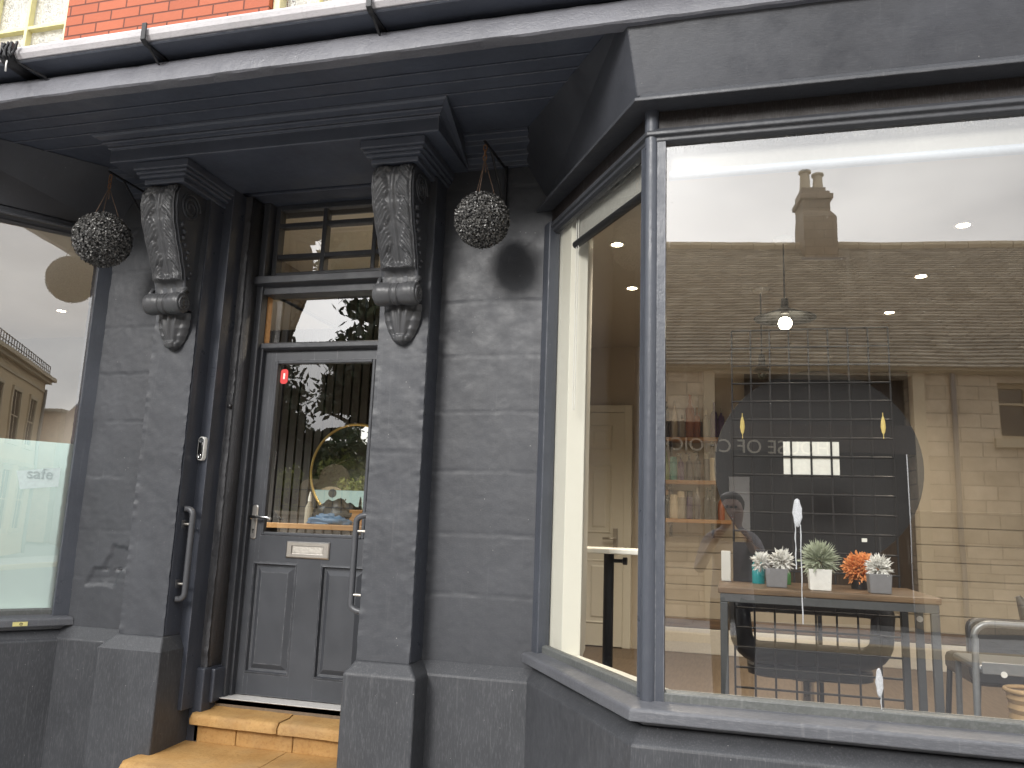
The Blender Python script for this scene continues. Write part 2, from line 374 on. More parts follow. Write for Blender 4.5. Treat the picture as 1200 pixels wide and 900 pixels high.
# ------------------------------------------------------------------ the shop building
XC = -2.281
SH = thing('shop_building', 'dark grey painted shop with two bay windows, a recessed door and red brick above', 'shop', (-1.6, 3.86, GZ))
def P(mb, name, m, parent=None, **k): return mb.build(name, m, parent or SH, **k)
def relief(x0, x1, z0, z1, Y, res, amp, joints=(), seed=0, depth=.2, edge=.0):
    nx = max(2, int((x1-x0)/res)); nz = max(2, int((z1-z0)/res)); mb = MB()
    jl = [z1-.0]+[]
    for j in range(nz+1):
        for i in range(nx+1):
            x = x0+(x1-x0)*i/nx; z = z0+(z1-z0)*j/nz
            blk = sum(1 for q in joints if z > q + .006*fb(x*6, seed, 3.1))
            d = amp*(fb(x*3.2+seed, z*3.2+blk*7, blk*1.3)*1.0 + .45*fb(x*13+seed, z*13, 2.2+blk))
            d += .35*amp*fb(x*34, z*40, seed)
            for q in joints:
                dz = abs(z-q-.006*fb(x*6, seed, 3.1))
                if dz < .010: d -= .0027*(1-dz/.010)*(.45+.55*max(0, min(1, .5+1.6*fb(x*5, q*9, seed))))
            if seed == 9:
                for cx_, cz_, w_, h_ in ((-3.27, -.25, .10, .07), (-3.38, -.35, .10, .05)):
                    q = max(abs(x-cx_-.5*(z-cz_))/w_, abs(z-cz_)/h_)+.25*fb(x*14, z*14, 7)
                    d -= .013*max(0, min(1, (1-q)/.16))
            if edge:
                for e in (x-x0, x1-x):
                    if e < edge: d += .0045*(1-e/edge)*max(0, .3+1.5*fb(z*31, x*7, seed+5))
            mb.v.append((x, Y-d, z))
    w = nx+1
    for j in range(nz):
        for i in range(nx): mb.f.append((j*w+i, j*w+i+1, (j+1)*w+i+1, (j+1)*w+i))
    mb.box(x0+.002, x1-.002, Y+.02, Y+depth, z0, z1)
    return mb
JO = (1.77, 1.45, 1.152, .862, .57, .27, -.039, -.33)
P(relief(-1.47, -.80, -.66, 1.93, 3.86, .010, .0017, JO, 3, .24, .05), 'stone_wall', 'stone_paint', smooth=True)
P(relief(-3.72, -3.05, -.66, 1.93, 3.86, .010, .0028, (1.70, 1.42, 1.08, .80, .52, .2, -.1, -.36), 9, .24, .06), 'stone_wall', 'stone_paint', smooth=True)
# wall plinths between pilasters and bays
def plinth_prof(yf, zt, yb=3.862, zb=-.645): return [(yf, GZ), (yf, zt), (yb, zb), (4.1, zb), (4.1, GZ)]
P(MB().extx(plinth_prof(3.81, -.706), -1.47, -.78), 'wall_plinth', 'plinth_paint', bevel=.006)
P(MB().extx(plinth_prof(3.81, -.69, zb=-.622), -3.66, -3.06), 'wall_plinth', 'plinth_paint', bevel=.006)
# pilasters
def pilaster(x0, x1, px0, px1, zt, zs, seed, tilt):
    root = P(relief(x0, x1, zs, 1.885, 3.70, .012, .0035, (1.22, .35), seed, .1, .03), 'pilaster', 'stone_paint', smooth=True)
    mb = MB().box(x0, x1, 3.712, 4.0, zs, 1.884)
    P(mb, 'pilaster_side', 'reveal_shade_paint', root, bevel=.004)
    mb = MB().loft([[(px0, 3.65, GZ), (px1, 3.65, GZ), (px1, 3.99, GZ), (px0, 3.99, GZ)],
                    [(px0, 3.65, zt), (px1, 3.65, zt), (px1, 3.99, zt), (px0, 3.99, zt)],
                    [(x0-.002, 3.695, zs), (x1+.002, 3.695, zs), (x1+.002, 3.99, zs), (x0-.002, 3.99, zs)]])
    P(mb, 'pilaster_plinth', 'plinth_paint', root, bevel=.009, seg=3)
pilaster(-1.738, -1.466, -1.782, -1.413, -.706, -.648, 21, 0)
pilaster(-3.098, -2.827, -3.182, -2.795, -.687, -.617, 33, 0)
# stepped reveal either side of the door
def mx(x, side): return x if side < 0 else 2*XC-x
for side in (-1, 1):
    def bx(a, b, *r): a, b = sorted((mx(a, side), mx(b, side))); return MB().box(a, b, *r)
    P(bx(-2.96, -2.770, 3.833, 4.12, -1.0, 1.883), 'reveal_band', 'reveal_shade_paint', bevel=.004)
    a, b = sorted((mx(-2.80, side), mx(-2.727, side)))
    P(relief(a, b, -.80, 1.883, 3.953, .010, .007, (), 40+side, .17, .03), 'reveal_band', 'rough_paint', smooth=True)
    P(bx(-2.80, -2.722, 3.93, 4.12, GZ+.1, -.80), 'reveal_base', 'reveal_shade_paint', bevel=.008)
    P(bx(-2.728, -2.700, 3.99, 4.12, -.985, -.81), 'reveal_base', 'reveal_shade_paint', bevel=.008)
# ------------------------------------------------------------------ soffit, hood and eaves beam
P(MB().box(-8.2, 3.6, 2.90, 4.3, 2.02, 2.10), 'soffit', 'cornice_bounce_paint')
mb = MB()
for y in (3.112, 3.21, 3.31, 3.43): mb.box(-5.4, 2.4, y-.004, y+.004, 2.012, 2.0205)
P(mb, 'soffit_bead', 'cornice_bounce_paint', bevel=.003)
# eaves beam: flat lip below, swept in to the gutter above
prof = [(2.90, 1.953), (2.846, 1.953), (2.838, 1.960), (2.842, 2.03), (2.856, 2.062), (2.90, 2.085), (2.90, 2.2), (3.05, 2.2), (3.05, 2.025), (2.90, 2.019)]
nx = 260; mb = MB(); rings = []
for i in range(nx+1):
    x = -8.2+11.8*i/nx
    rings.append([(x, y-(.005*fb(x*2.1, z*9, 4)+.003*fb(x*11, z*20, 8) if y < 2.9 else 0), z-(.004*fb(x*5, 3, 1) if z < 1.96 else 0)) for y, z in prof])
mb.loft(rings); P(mb, 'eaves_beam', 'lit_beam_paint', smooth='auto')
# door hood
crown = [(3.397, 1.881), (3.392, 1.884), (3.392, 1.952), (3.380, 1.954), (3.377, 1.961), (3.382, 1.968), (3.370, 1.972), (3.352, 1.974), (3.348, 1.982), (3.354, 1.990), (3.340, 1.993), (3.318, 1.998), (3.308, 2.006), (3.306, 2.014), (3.312, 2.021), (3.9, 2.021), (3.9, 1.881)]
hx0, hx1 = -3.257, -1.351
P(MB().extx(crown, 0, 0, lambda y, z: hx0-max(0, 3.395-y)*.75, lambda y, z: hx1+max(0, 3.395-y)*.75), 'door_hood', 'cornice_bounce_paint', bevel=.003)
# corbel caps
def cap(cx, w):
    mb = MB()
    for z0, z1, d, y in ((1.835, 1.880, .0, 3.412), (1.815, 1.835, .012, 3.424), (1.795, 1.815, .026, 3.434), (1.765, 1.795, .046, 3.455)):
        mb.box(cx-w/2+d, cx+w/2-d, y, 3.90, z0, z1)
    return P(mb, 'corbel_cap', 'cornice_bounce_paint', bevel=.006)
cap(-2.945, .345); cap(-1.60, .345)
# small cornices on the wall each side of the hood
wc = [(3.87, 1.882), (3.842, 1.886), (3.838, 1.91), (3.80, 1.925), (3.797, 1.95), (3.74, 1.965), (3.735, 1.99), (3.69, 2.0), (3.69, 2.021), (3.87, 2.021)]
P(MB().extx(wc, -1.42, -.98), 'wall_cornice', 'cornice_bounce_paint', bevel=.003)
P(MB().extx(wc, -3.62, -3.22), 'wall_cornice', 'cornice_bounce_paint', bevel=.003)
# head over the door, with its own small cornice
P(MB().box(-2.80, -1.76, 3.96, 4.35, 1.9, 2.021), 'door_head', 'cornice_bounce_paint')
dh = [(3.962, 1.985), (3.93, 1.975), (3.925, 1.95), (3.945, 1.94), (3.945, 1.925), (3.965, 1.915), (3.97, 1.895), (4.1, 1.895), (4.1, 1.985)]
P(MB().extx(dh, -2.772, -1.79), 'door_head', 'cornice_bounce_paint', bevel=.003)
# ------------------------------------------------------------------ corbels
def corbel(cx, seed):
    W2 = .104
    # front line y(z): bulges at the top, sweeps back to the roll
    pts = [(1.768, 3.500), (1.745, 3.468), (1.70, 3.448), (1.64, 3.446), (1.56, 3.462), (1.47, 3.500), (1.38, 3.545), (1.29, 3.584), (1.22, 3.604), (1.17, 3.606), (1.11, 3.596)]
    def yf(z):
        for (z0, y0), (z1, y1) in zip(pts, pts[1:]):
            if z1 <= z <= z0: t = (z0-z)/(z0-z1); t = t*t*(3-2*t)*.5+t*.5; return y0+(y1-y0)*t
        return pts[-1][1] if z < pts[-1][0] else pts[0][1]
    def halfw(z): return W2-.012*max(0, min(1, (1.62-z)/.42))
    mb = MB(); nz, nx = 150, 46; z0, z1 = 1.11, 1.768
    for j in range(nz+1):
        z = z1+(z0-z1)*j/nz; s = (z1-z)
        for i in range(nx+1):
            u = -1+2*i/nx; a = abs(u); h = 0
            if z > 1.255:      # acanthus: a mid rib and paired lobes that sweep down and out
                rib = .008*max(0, 1-(a/.13)**2)
                ph = s*8.2 - a*.9 + .13*fb(u*2.1, z*9, seed+3); k = ph-math.floor(ph); big = math.sin(math.pi*k)**.55
                fine = abs(math.sin(math.pi*(s*40-4.6*a**1.35+.25*fb(u*3, z*11, seed+8))))
                inn = .12+.34*(1-k)*(k > .12)+.05*fb(u, z*30, seed); env = max(0, min(1, (a-inn)/.16))*max(0, min(1, (.91-a)/.08))
                lob = .75+.25*math.sin(ph*6.28+1)
                h = rib+env*(.003+.017*big*lob*(1-.35*a)+.011*fine*(.35+.65*big))
                gap = env*max(0, 1-abs(k-.03)/.09)*.010*(a > .35)
                h -= gap
                if a > .93: h += .011
            else:              # fluted neck
                h = .004*abs(math.cos(u*math.pi*1.5)) - .006
            tip = math.exp(-((z-1.262)/.016)**2)
            h += tip*.024*max(0, 1-(a/.85)**2)
            h += .0012*fb(u*9, z*50, seed)
            mb.v.append((cx+u*halfw(z), yf(z)-h, z))
    w = nx+1
    for j in range(nz):
        for i in range(nx): mb.f.append((j*w+i, j*w+i+1, (j+1)*w+i+1, (j+1)*w+i))
    root = P(mb, 'corbel', 'rough_corbel', smooth=True)
    # solid body behind the carved face
    rings = []
    for j in range(41):
        z = z1+(z0-z1)*j/40; hw = halfw(z)-.0015
        rings.append([(cx-hw, yf(z)+.004, z), (cx+hw, yf(z)+.004, z), (cx+hw, 3.72, z), (cx-hw, 3.72, z)])
    P(MB().loft(rings), 'corbel_side', 'wood_paint', root)
    # volute and bead carving on both cheeks
    mb = MB()
    for sg in (-1, 1):
        sp = []
        for k in range(70):
            a = k/69*5.2*math.pi; r = .082*(1-k/69*.82)
            z = 1.665+r*math.sin(a)*1.0; sp.append((cx+sg*(W2+.001), 3.575+r*math.cos(a), z))
        mb.tube(sp, .007, 6)
        mb.tube([(cx+sg*(halfw(z)+.001), yf(z)+.012, z) for z in [1.74-.02*i for i in range(31)]], .007, 6)
        for i in range(9):
            z = 1.55-.034*i; mb.ball((cx+sg*(halfw(z)+.002), yf(z)+.055+.012*math.sin(i*2.1), z), .016-.0008*i, 6)
    P(mb, 'corbel_carving', 'wood_paint', root, smooth=True)
    # roll
    mb = MB(); rc = (3.592, 1.128); n = 28; rings = []
    prof = [(-0.1143, 0.0000), (-0.1143, 0.0324), (-0.1098, 0.0540), (-0.0900, 0.0599), (-0.0540, 0.0590), (-0.0252, 0.0549), (-0.0180, 0.0495), (-0.0108, 0.0558), (0.0108, 0.0558), (0.0180, 0.0495), (0.0252, 0.0549), (0.0540, 0.0590), (0.0900, 0.0599), (0.1098, 0.0540), (0.1143, 0.0324), (0.1143, 0.0000)]
    fine = []
    for (a, r), (b, q) in zip(prof, prof[1:]):
        for t in range(4): fine.append((a+(b-a)*t/4, r+(q-r)*t/4))
    fine.append(prof[-1])
    for x, r in fine:
        ring = []
        for k in range(n):
            a = 2*math.pi*k/n; sc = 0
            if r > .04 and math.sin(a) > .1: sc = .0035*abs(math.sin(a*6))*abs(math.sin(x*95))
            rr = max(r+sc, 1e-4); ring.append((cx+x, rc[0]+rr*math.cos(a)*.95, rc[1]+rr*math.sin(a)))
        rings.append(ring)
    mb.loft(rings)
    for sg in (-1, 1):
        for r in (.018, .036): mb.tube([(cx+sg*.115, rc[0]+r*math.cos(t*.3), rc[1]+r*math.sin(t*.3)) for t in range(22)], .0055, 6)
        mb.tube([(cx+sg*.092, 3.60, 1.165), (cx+sg*.102, 3.585, 1.188), (cx+sg*.106, 3.605, 1.212), (cx+sg*.092, 3.64, 1.21)], .012, 8)
    P(mb, 'corbel_roll', 'rough_corbel', root, smooth=True)
    # pendant leaf
    mb = MB(); nz, nx = 60, 40
    for j in range(nz+1):
        t = j/nz; z = 1.092-.190*t
        hw = .103*(1-t**2.4*.60) if t < .97 else .03
        bel = .020+.040*math.sin(math.pi*min(1, t*.62+.36))
        for i in range(nx+1):
            u = -1+2*i/nx; a = abs(u)
            h = bel*(1-a**3.0*.75)
            ang = a*2.6+t*.6; h += .011*abs(math.cos(ang*2.6))*(1-t*.45) + .006*max(0, 1-(a/.16)**2)
            if a > .4: h -= .006*abs(math.sin(t*14))
            if t > .80: h += .016*math.sin((t-.80)/.20*math.pi)*(1-a*a)
            if j == nz: h = 0
            mb.v.append((cx+u*hw, 3.695-h, z-.012*(1-a*a)*(t > .9)))
    w = nx+1
    for j in range(nz):
        for i in range(nx): mb.f.append((j*w+i, j*w+i+1, (j+1)*w+i+1, (j+1)*w+i))
    P(mb, 'corbel_leaf', 'rough_corbel', root, smooth=True)
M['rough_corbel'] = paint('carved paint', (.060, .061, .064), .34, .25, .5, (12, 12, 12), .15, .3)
corbel(-2.955, 1); corbel(-1.60, 2)

# ------------------------------------------------------------------ bay windows
XB = .78
def station(o, left):
    p = [(-.87-.85*o, 3.86), (-.175-.49*o, 2.97-o)] if left else [(-.87-.85*o, 3.86), (-.277-.53*o, 2.97-o)]
    p = p+[(2*XB-x, y) for x, y in p[::-1]]
    if left: p = [(2*(XC+.03)-x, y) for x, y in p]
    return p
def sweep(prof, left, custom=None):
    st = [station(o, left) for o, z in prof]
    return MB().loft([[(st[i][k][0], st[i][k][1], prof[i][1]) for i in range(len(prof))] for k in range(4)])
def panel(p, q, z0, z1, th=.006):
    """a flat upright pane between two plan points"""
    d = (Vector(q)-Vector(p)).normalized(); n = Vector((-d.y, d.x))*th/2
    return [(p[0]-n.x, p[1]-n.y), (q[0]-n.x, q[1]-n.y), (q[0]+n.x, q[1]+n.y), (p[0]+n.x, p[1]+n.y)], z0, z1
GT, GB = 1.487, -.545
def bay(left):
    gt = 1.60 if left else GT
    root = P(sweep([(.10, GZ), (.10, -.70), (.045, -.648), (-.12, -.648), (-.12, GZ)], left), 'bay_window', 'plinth_paint', bevel=.006)
    P(sweep([(.112, -.622), (.112, -.586), (.104, -.578), (.02, -.566), (-.10, -.566), (-.10, -.646), (.04, -.646), (.045, -.622)], left), 'bay_sill', 'sill_paint', root, bevel=.007)
    P(sweep([(.022, -.570), (.022, GB+.006), (.006, GB+.012), (-.02, GB+.012), (-.02, -.570)], left), 'glazing_bead', 'grey_bead', root, bevel=.003)
    P(sweep([(.045, gt+.042), (.045, gt+.028), (.030, gt+.022), (.030, gt+.008), (.012, gt), (-.02, gt), (-.02, gt+.06), (.03, gt+.06)], left), 'head_bead', 'wood_paint', root, bevel=.003)
    P(sweep([(.012, gt+.05), (.012, 1.66), (-.10, 1.66), (-.10, gt+.05)], left), 'head_board', 'shaded_head_board', root)
    P(sweep([(.118, 1.622), (.118, 1.636), (.106, 1.644), (.088, 1.652), (.080, 1.670), (.056, 1.682), (-.05, 1.682), (-.05, 1.628)], left), 'bay_cornice', 'wood_paint', root, bevel=.003)
    # sloping fascia board
    def fas(pts):
        return [((2*(XC+.03)-x, y, z) if left else (x, y, z)) for x, y, z in pts]
    q_ = .09 if left else 0
    t = [(-1.10, 3.862, 2.018), (-.382+q_, 2.852, 2.018), (2*XB+.382-q_, 2.852, 2.018), (2*XB+1.10, 3.862, 2.018)]
    b = [(-.905, 3.862, 1.684), (-.338+q_, 2.930, 1.684), (2*XB+.338-q_, 2.930, 1.684), (2*XB+.905, 3.862, 1.684)]
    mb = MB()
    rings = []
    for k in range(4):
        cx = XB; ins = lambda p: (p[0]+(.05 if p[0] < cx else -.05), p[1]+.05, p[2])
        rings.append(fas([b[k], t[k], ins(t[k]), ins(b[k])]))
    mb.loft(rings); P(mb, 'fascia_board', 'fascia_paint', root, bevel=.004)
    # corner posts: round column with a flat fillet each side
    for k in (1, 2):
        s0 = station(.012, left)[k]; sg = (1 if k == 1 else -1)*(-1 if left else 1)
        mb = MB().lathe([(.027, -.575), (.027, 1.632)], (s0[0], s0[1], 0), 20)
        p = station(.004, left); q = p[k]; r = p[k-1] if k == 1 else p[k+1]; other = p[2] if k == 1 else p[1]
        for tgt, ln in ((r, .055), (other, .05)):
            d = (Vector(tgt)-Vector(q)).normalized(); n = Vector((-d.y, d.x))*.022
            a, c = Vector(q), Vector(q)+d*ln
            mb.prism([tuple(a-n), tuple(c-n), tuple(c+n), tuple(a+n)], -.57, gt+.05)
        P(mb, 'corner_post', 'post_paint', root, smooth='auto')
    # wall jamb frames
    st = station(.014, left)
    for k, j in ((0, 1), (3, 2)):
        d = (Vector(st[j])-Vector(st[k])).normalized(); n = Vector((-d.y, d.x))*.03
        a = Vector(st[k])-d*.03; c = Vector(st[k])+d*.055
        P(MB().prism([tuple(a-n), tuple(c-n), tuple(c+n), tuple(a+n)], -.575, gt+.06), 'jamb_frame', 'post_paint', root, bevel=.005)
    g = station(0, left)
    for k, nm in ((0, 'glass_left' if left else 'glass_side'), (1, 'glass_left' if left else 'glass_bay'), (2, 'glass_left' if left else 'glass_side')):
        a, c = Vector(g[k]), Vector(g[k+1])
        poly = [(a.x, a.y, GB+.003), (c.x, c.y, GB+.003), (c.x, c.y, gt+.004), (a.x, a.y, gt+.004)]
        P(MB().add(poly, [(0, 1, 2, 3)]), 'window_pane', nm, root, recalc=False)
    # inner window board and head lining
    P(sweep([(-.022, GB-.03), (-.022, GB-.004), (-.11, GB-.004), (-.11, GB-.03)], left), 'window_board', 'interior_white', root)
    return root
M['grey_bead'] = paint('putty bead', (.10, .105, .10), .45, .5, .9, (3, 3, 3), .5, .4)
M['shaded_head_board'] = paint('brown black shadowed head board', (.016, .012, .011), .5, .3, .0, (14, 14, 2), .25, .2)  # near black colour paints in the shadow of the overhanging cornice
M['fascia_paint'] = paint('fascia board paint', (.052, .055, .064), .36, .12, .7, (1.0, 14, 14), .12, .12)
BR = bay(False); BL = bay(True)
# yellow tag on the left sill
def lp(t, o, left=True):
    s = station(o, left); a, b = Vector(s[0]), Vector(s[1]); return a+(b-a).normalized()*t, (b-a).normalized()
c, d = lp(.26, .1125); n = Vector((d.y, -d.x)); n = n if n.y < 0 else -n
mb = MB()
for s0, s1, th, in ((-.035, .035, .003),):
    a, b = c+d*s0, c+d*s1
    mb.prism([tuple(a), tuple(b), tuple(b+n*th), tuple(a+n*th)], -.616, -.594)
tg = P(mb, 'yellow_tag', 'cream_trim', BL)
a = c-d*.004+n*.0035; mb = MB().tube([(a.x+d.x*.006*math.cos(t*.5), a.y+d.y*.006*math.cos(t*.5), -.605+.006*math.sin(t*.5)) for t in range(14)], .0016, 6)
P(mb, 'tag_mark', 'black', BL)
M_y = simple('yellow plastic', (.62, .55, .22), .5); tg.data.materials[0] = M_y
# frosted film inside the left bay
g = station(-.012, True); mb = MB()
for k in range(3): mb.add([(g[k][0], g[k][1], GB), (g[k+1][0], g[k+1][1], GB), (g[k+1][0], g[k+1][1], .384), (g[k][0], g[k][1], .384)], [(0, 1, 2, 3)])
P(mb, 'frosted_film', 'film', BL, recalc=False)
# ------------------------------------------------------------------ gutter, flat roof and brick upper storey
gp = [(2.768, 2.172), (2.754, 2.172), (2.740, 2.154), (2.744, 2.130), (2.758, 2.110), (2.79, 2.104), (2.87, 2.104), (2.88, 2.112), (2.88, 2.172), (2.87, 2.172), (2.868, 2.118), (2.79, 2.114), (2.768, 2.128), (2.760, 2.154)]
P(MB().extx([(2.760, 2.103), (2.768, 2.096), (2.91, 2.096), (2.91, 2.103)], -8.2, 3.6), 'gutter_shade_board', 'cornice_bounce_paint')  # dark board added to stand in for shade beneath the gutter
GU = P(MB().extx(gp, -8.2, 3.6), 'gutter', 'gutter_grey', bevel=.002)
for gx in (-2.53, -1.425, .2, -5.3):
    mb = MB()
    mb.extx([(2.734, 2.180), (2.734, 2.104), (2.76, 2.094), (2.895, 2.094), (2.895, 2.086), (2.75, 2.084), (2.725, 2.098), (2.725, 2.180)], gx-.012, gx+.012)
    mb.loft([[(gx-.006, 2.76, 2.09), (gx+.006, 2.76, 2.09), (gx+.006, 2.77, 2.09), (gx-.006, 2.77, 2.09)], [(gx-.006, 2.84, 2.045), (gx+.006, 2.84, 2.045), (gx+.006, 2.85, 2.045), (gx-.006, 2.85, 2.045)]])
    P(mb, 'gutter_bracket', 'black_metal', GU, bevel=.002)
# gutter union with a tied up cable at the far left
mb = MB(); gx = -3.29
mb.extx([(2.730, 2.182), (2.728, 2.112), (2.753, 2.092), (2.89, 2.090), (2.89, 2.102), (2.768, 2.104), (2.744, 2.13), (2.742, 2.182)], gx-.05, gx+.02)
for i in range(7):
    mb.tube([(gx-.05+.016*i+rnd(-.01, .01), 2.722+rnd(-.008, .008), 2.176-.018*k+rnd(-.008, .008)) for k in range(5)], .006, 6)
mb.tube([(gx+.0, 2.73, 2.12), (gx+.05, 2.79, 2.086), (gx+.13, 2.84, 2.05)], .007, 6)
P(mb, 'gutter_union', 'black_metal', GU, smooth=True)
mb = MB().tube([(gx-.0, 2.73, 2.09), (gx+.004, 2.725, 2.07), (gx+.001, 2.73, 2.035)], .004, 6)
P(mb, 'cable_tie', 'white_plastic', GU, smooth=True)
P(MB().extx([(2.885, 2.16), (4.0, 2.28), (4.0, 2.24), (2.885, 2.13)], -8.2, 3.6), 'flat_roof', 'lead')
UY = 3.95
def wallholes(mb, x0, x1, z0, z1, holes, y0, y1):
    xs = sorted({x0, x1, *[h[0] for h in holes], *[h[1] for h in holes]})
    for a, b in zip(xs, xs[1:]):
        cur = z0
        for h in sorted([h for h in holes if h[0] <= a+1e-6 and h[1] >= b-1e-6], key=lambda h: h[2]):
            if h[2] > cur: mb.box(a, b, y0, y1, cur, h[2])
            cur = h[3]
        if cur < z1: mb.box(a, b, y0, y1, cur, z1)
    return mb
UW = [(-5.62, -4.305, 2.86, 4.5), (-2.748, -1.45, 2.86, 4.5), (.2, 1.5, 2.86, 4.5)]
P(wallholes(MB(), -8.2, 3.6, 2.06, 6.4, UW, UY, UY+.24), 'upper_wall', 'red_brick')
for (a, b, z0, z1) in UW:
    f = P(MB().box(a-.0, a+.05, UY+.04, UY+.12, z0, z1).box(b-.06, b, UY+.04, UY+.12, z0, z1).box(a+.05, b-.06, UY+.04, UY+.12, z0, z0+.10).box(a+.05, b-.06, UY+.04, UY+.12, z1-.06, z1).box(a-.03, b+.03, UY-.05, UY+.04, z0-.09, z0), 'sash_window', 'cream', bevel=.006)
    mb = MB()
    k = 4
    for i in range(1, k):
        x = (b-.06)-(b-a-.11)*i/k - .04
        mb.box(x-.013, x+.013, UY+.055, UY+.10, z0+.10, z1-.06)
    for z in (z0+.44, z0+.80, z0+1.16): mb.box(a+.05, b-.06, UY+.058, UY+.103, z-.013, z+.013)
    P(mb, 'glazing_bar', 'cream_trim', f, bevel=.004)
    P(MB().add([(a+.05, UY+.105, z0+.10), (b-.06, UY+.105, z0+.10), (b-.06, UY+.105, z1-.06), (a+.05, UY+.105, z1-.06)], [(0, 1, 2, 3)]), 'sash_pane', 'glass_side', f, recalc=False)
    mb = MB(); nx, nz = 60, 20
    for j in range(nz+1):
        for i in range(nx+1):
            x = a+(b-a)*i/nx; z = z0+(z1-z0)*j/nz; mb.v.append((x, UY+.19+.022*math.sin(x*34+1.4*math.sin(z*2))+.01*math.sin(x*71), z))
    w = nx+1
    for j in range(nz):
        for i in range(nx): mb.f.append((j*w+i, j*w+i+1, (j+1)*w+i+1, (j+1)*w+i))
    P(mb, 'net_curtain', 'net', f, smooth=True)
# side and back of the building, unseen roof kept plain
M['sill_strip'] = simple('worn white strip', (.62, .60, .57), .5, 0, .4, 30, .2)
M['red'] = simple('red sticker', (.65, .03, .03), .4)
# ------------------------------------------------------------------ door and its frame
fx0, fx1 = -2.690, -1.873
FR = P(MB().box(-2.77, fx0, 4.085, 4.20, -.985, 1.9).box(fx1, -1.79, 4.085, 4.20, -.985, 1.9), 'door_frame', 'wood_paint', bevel=.006)
P(MB().box(-2.705, fx0+.014, 4.125, 4.2, -.985, 1.0).box(fx1-.014, fx1+.015, 4.125, 4.2, -.985, 1.0), 'frame_stop', 'wood_paint', FR, bevel=.003)
P(MB().extx([(4.05, 1.375), (4.05, 1.418), (4.075, 1.428), (4.21, 1.428), (4.21, 1.318), (4.10, 1.318), (4.10, 1.36)], -2.79, -1.77), 'transom_rail', 'wood_paint', FR, bevel=.004)
P(MB().extx([(4.118, .995), (4.118, 1.02), (4.135, 1.03), (4.2, 1.03), (4.2, .985), (4.135, .985)], -2.715, -1.85), 'transom_rail', 'wood_paint', FR, bevel=.003)
# little paned top light
mb = MB()
mb.box(-2.685, -2.655, 4.148, 4.215, 1.44, 1.9).box(-1.90, -1.875, 4.148, 4.215, 1.44, 1.9).box(-2.655, -1.90, 4.148, 4.215, 1.43, 1.47).box(-2.655, -1.90, 4.148, 4.215, 1.868, 1.9)
for x in (-2.352, -2.02): mb.box(x-.014, x+.014, 4.152, 4.212, 1.47, 1.868)
for z in (1.773, 1.573): mb.box(-2.655, -1.90, 4.156, 4.209, z-.014, z+.014)
TL = P(mb, 'top_light', 'wood_paint', FR, bevel=.004)
P(MB().add([(-2.66, 4.206, 1.46), (-1.89, 4.206, 1.46), (-1.89, 4.162, 1.875), (-2.66, 4.162, 1.875)], [(0, 1, 2, 3)]), 'top_light_pane', 'glass_top', FR, recalc=False)
P(MB().add([(-2.69, 4.175, 1.03), (-1.87, 4.175, 1.03), (-1.87, 4.175, 1.32), (-2.69, 4.175, 1.32)], [(0, 1, 2, 3)]), 'fanlight_pane', 'glass_top', FR, recalc=False)
P(MB().box(-2.70, -2.682, 4.15, 4.19, 1.03, 1.32), 'fanlight_bead', 'shelf_wood', FR)
P(MB().box(-2.72, -1.84, 4.05, 4.2, -1.0, -.968), 'threshold', 'sill_strip', FR, bevel=.004)
# the leaf
D0, D1, DY = -2.712, -1.850, 4.16
gx0, gx1, gz0, gz1 = -2.585, -1.977, -.073, .905
mb = MB()
wallholes(mb, D0, D1, -.962, .985, [(gx0-.02, gx1+.02, gz0-.02, gz1+.02), (-2.632, -2.352, -.85, -.242), (-2.205, -1.93, -.85, -.242)], DY, DY+.044)
DR = P(mb, 'door', 'door_paint')
mb = MB()
for a, b, c, d in ((gx0-.02, gx0, gz0-.02, gz1+.02), (gx1, gx1+.02, gz0-.02, gz1+.02), (gx0, gx1, gz0-.02, gz0), (gx0, gx1, gz1, gz1+.02)):
    mb.box(a, b, DY-.006, DY+.03, c, d)
P(mb, 'glass_bead', 'door_paint', DR, bevel=.006)
for px0, px1 in ((-2.632, -2.352), (-2.205, -1.93)):
    pz0, pz1 = -.85, -.242; mb = MB()
    ring = lambda d, y: [(px0+d, y, pz0+d), (px1-d, y, pz0+d), (px1-d, y, pz1-d), (px0+d, y, pz1-d)]
    mb.loft([ring(-.002, DY+.002), ring(.010, DY-.004), ring(.016, DY+.016), ring(.028, DY+.018), ring(.055, DY+.002), ring(.057, DY+.002)], cap=False)
    r = ring(.057, DY+.002); mb.add(r, [(0, 1, 2, 3)])
    P(mb, 'door_panel', 'door_paint', DR)
P(MB().add([(gx0, DY+.015, gz0), (gx1, DY+.015, gz0), (gx1, DY+.015, gz1), (gx0, DY+.015, gz1)], [(0, 1, 2, 3)]), 'door_pane', 'glass_door', DR, recalc=False)
# letterbox
mb = MB(); ring = lambda x, z, y: [(-2.293-x, y, -.166-z), (-2.293+x, y, -.166-z), (-2.293+x, y, -.166+z), (-2.293-x, y, -.166+z)]
mb.loft([ring(.134, .046, DY), ring(.134, .046, DY-.007), ring(.128, .040, DY-.011), ring(.100, .023, DY-.011), ring(.098, .021, DY-.004)], cap=False); mb.add(ring(.098, .021, DY-.004), [(0, 1, 2, 3)])
LBX = P(mb, 'letterbox', 'steel', DR)
P(MB().add(ring(.093, .017, DY-.0065), [(0, 1, 2, 3)]).add(ring(.093, .017, DY-.005), [(0, 1, 2, 3)]), 'letter_flap', 'dull_steel', LBX)
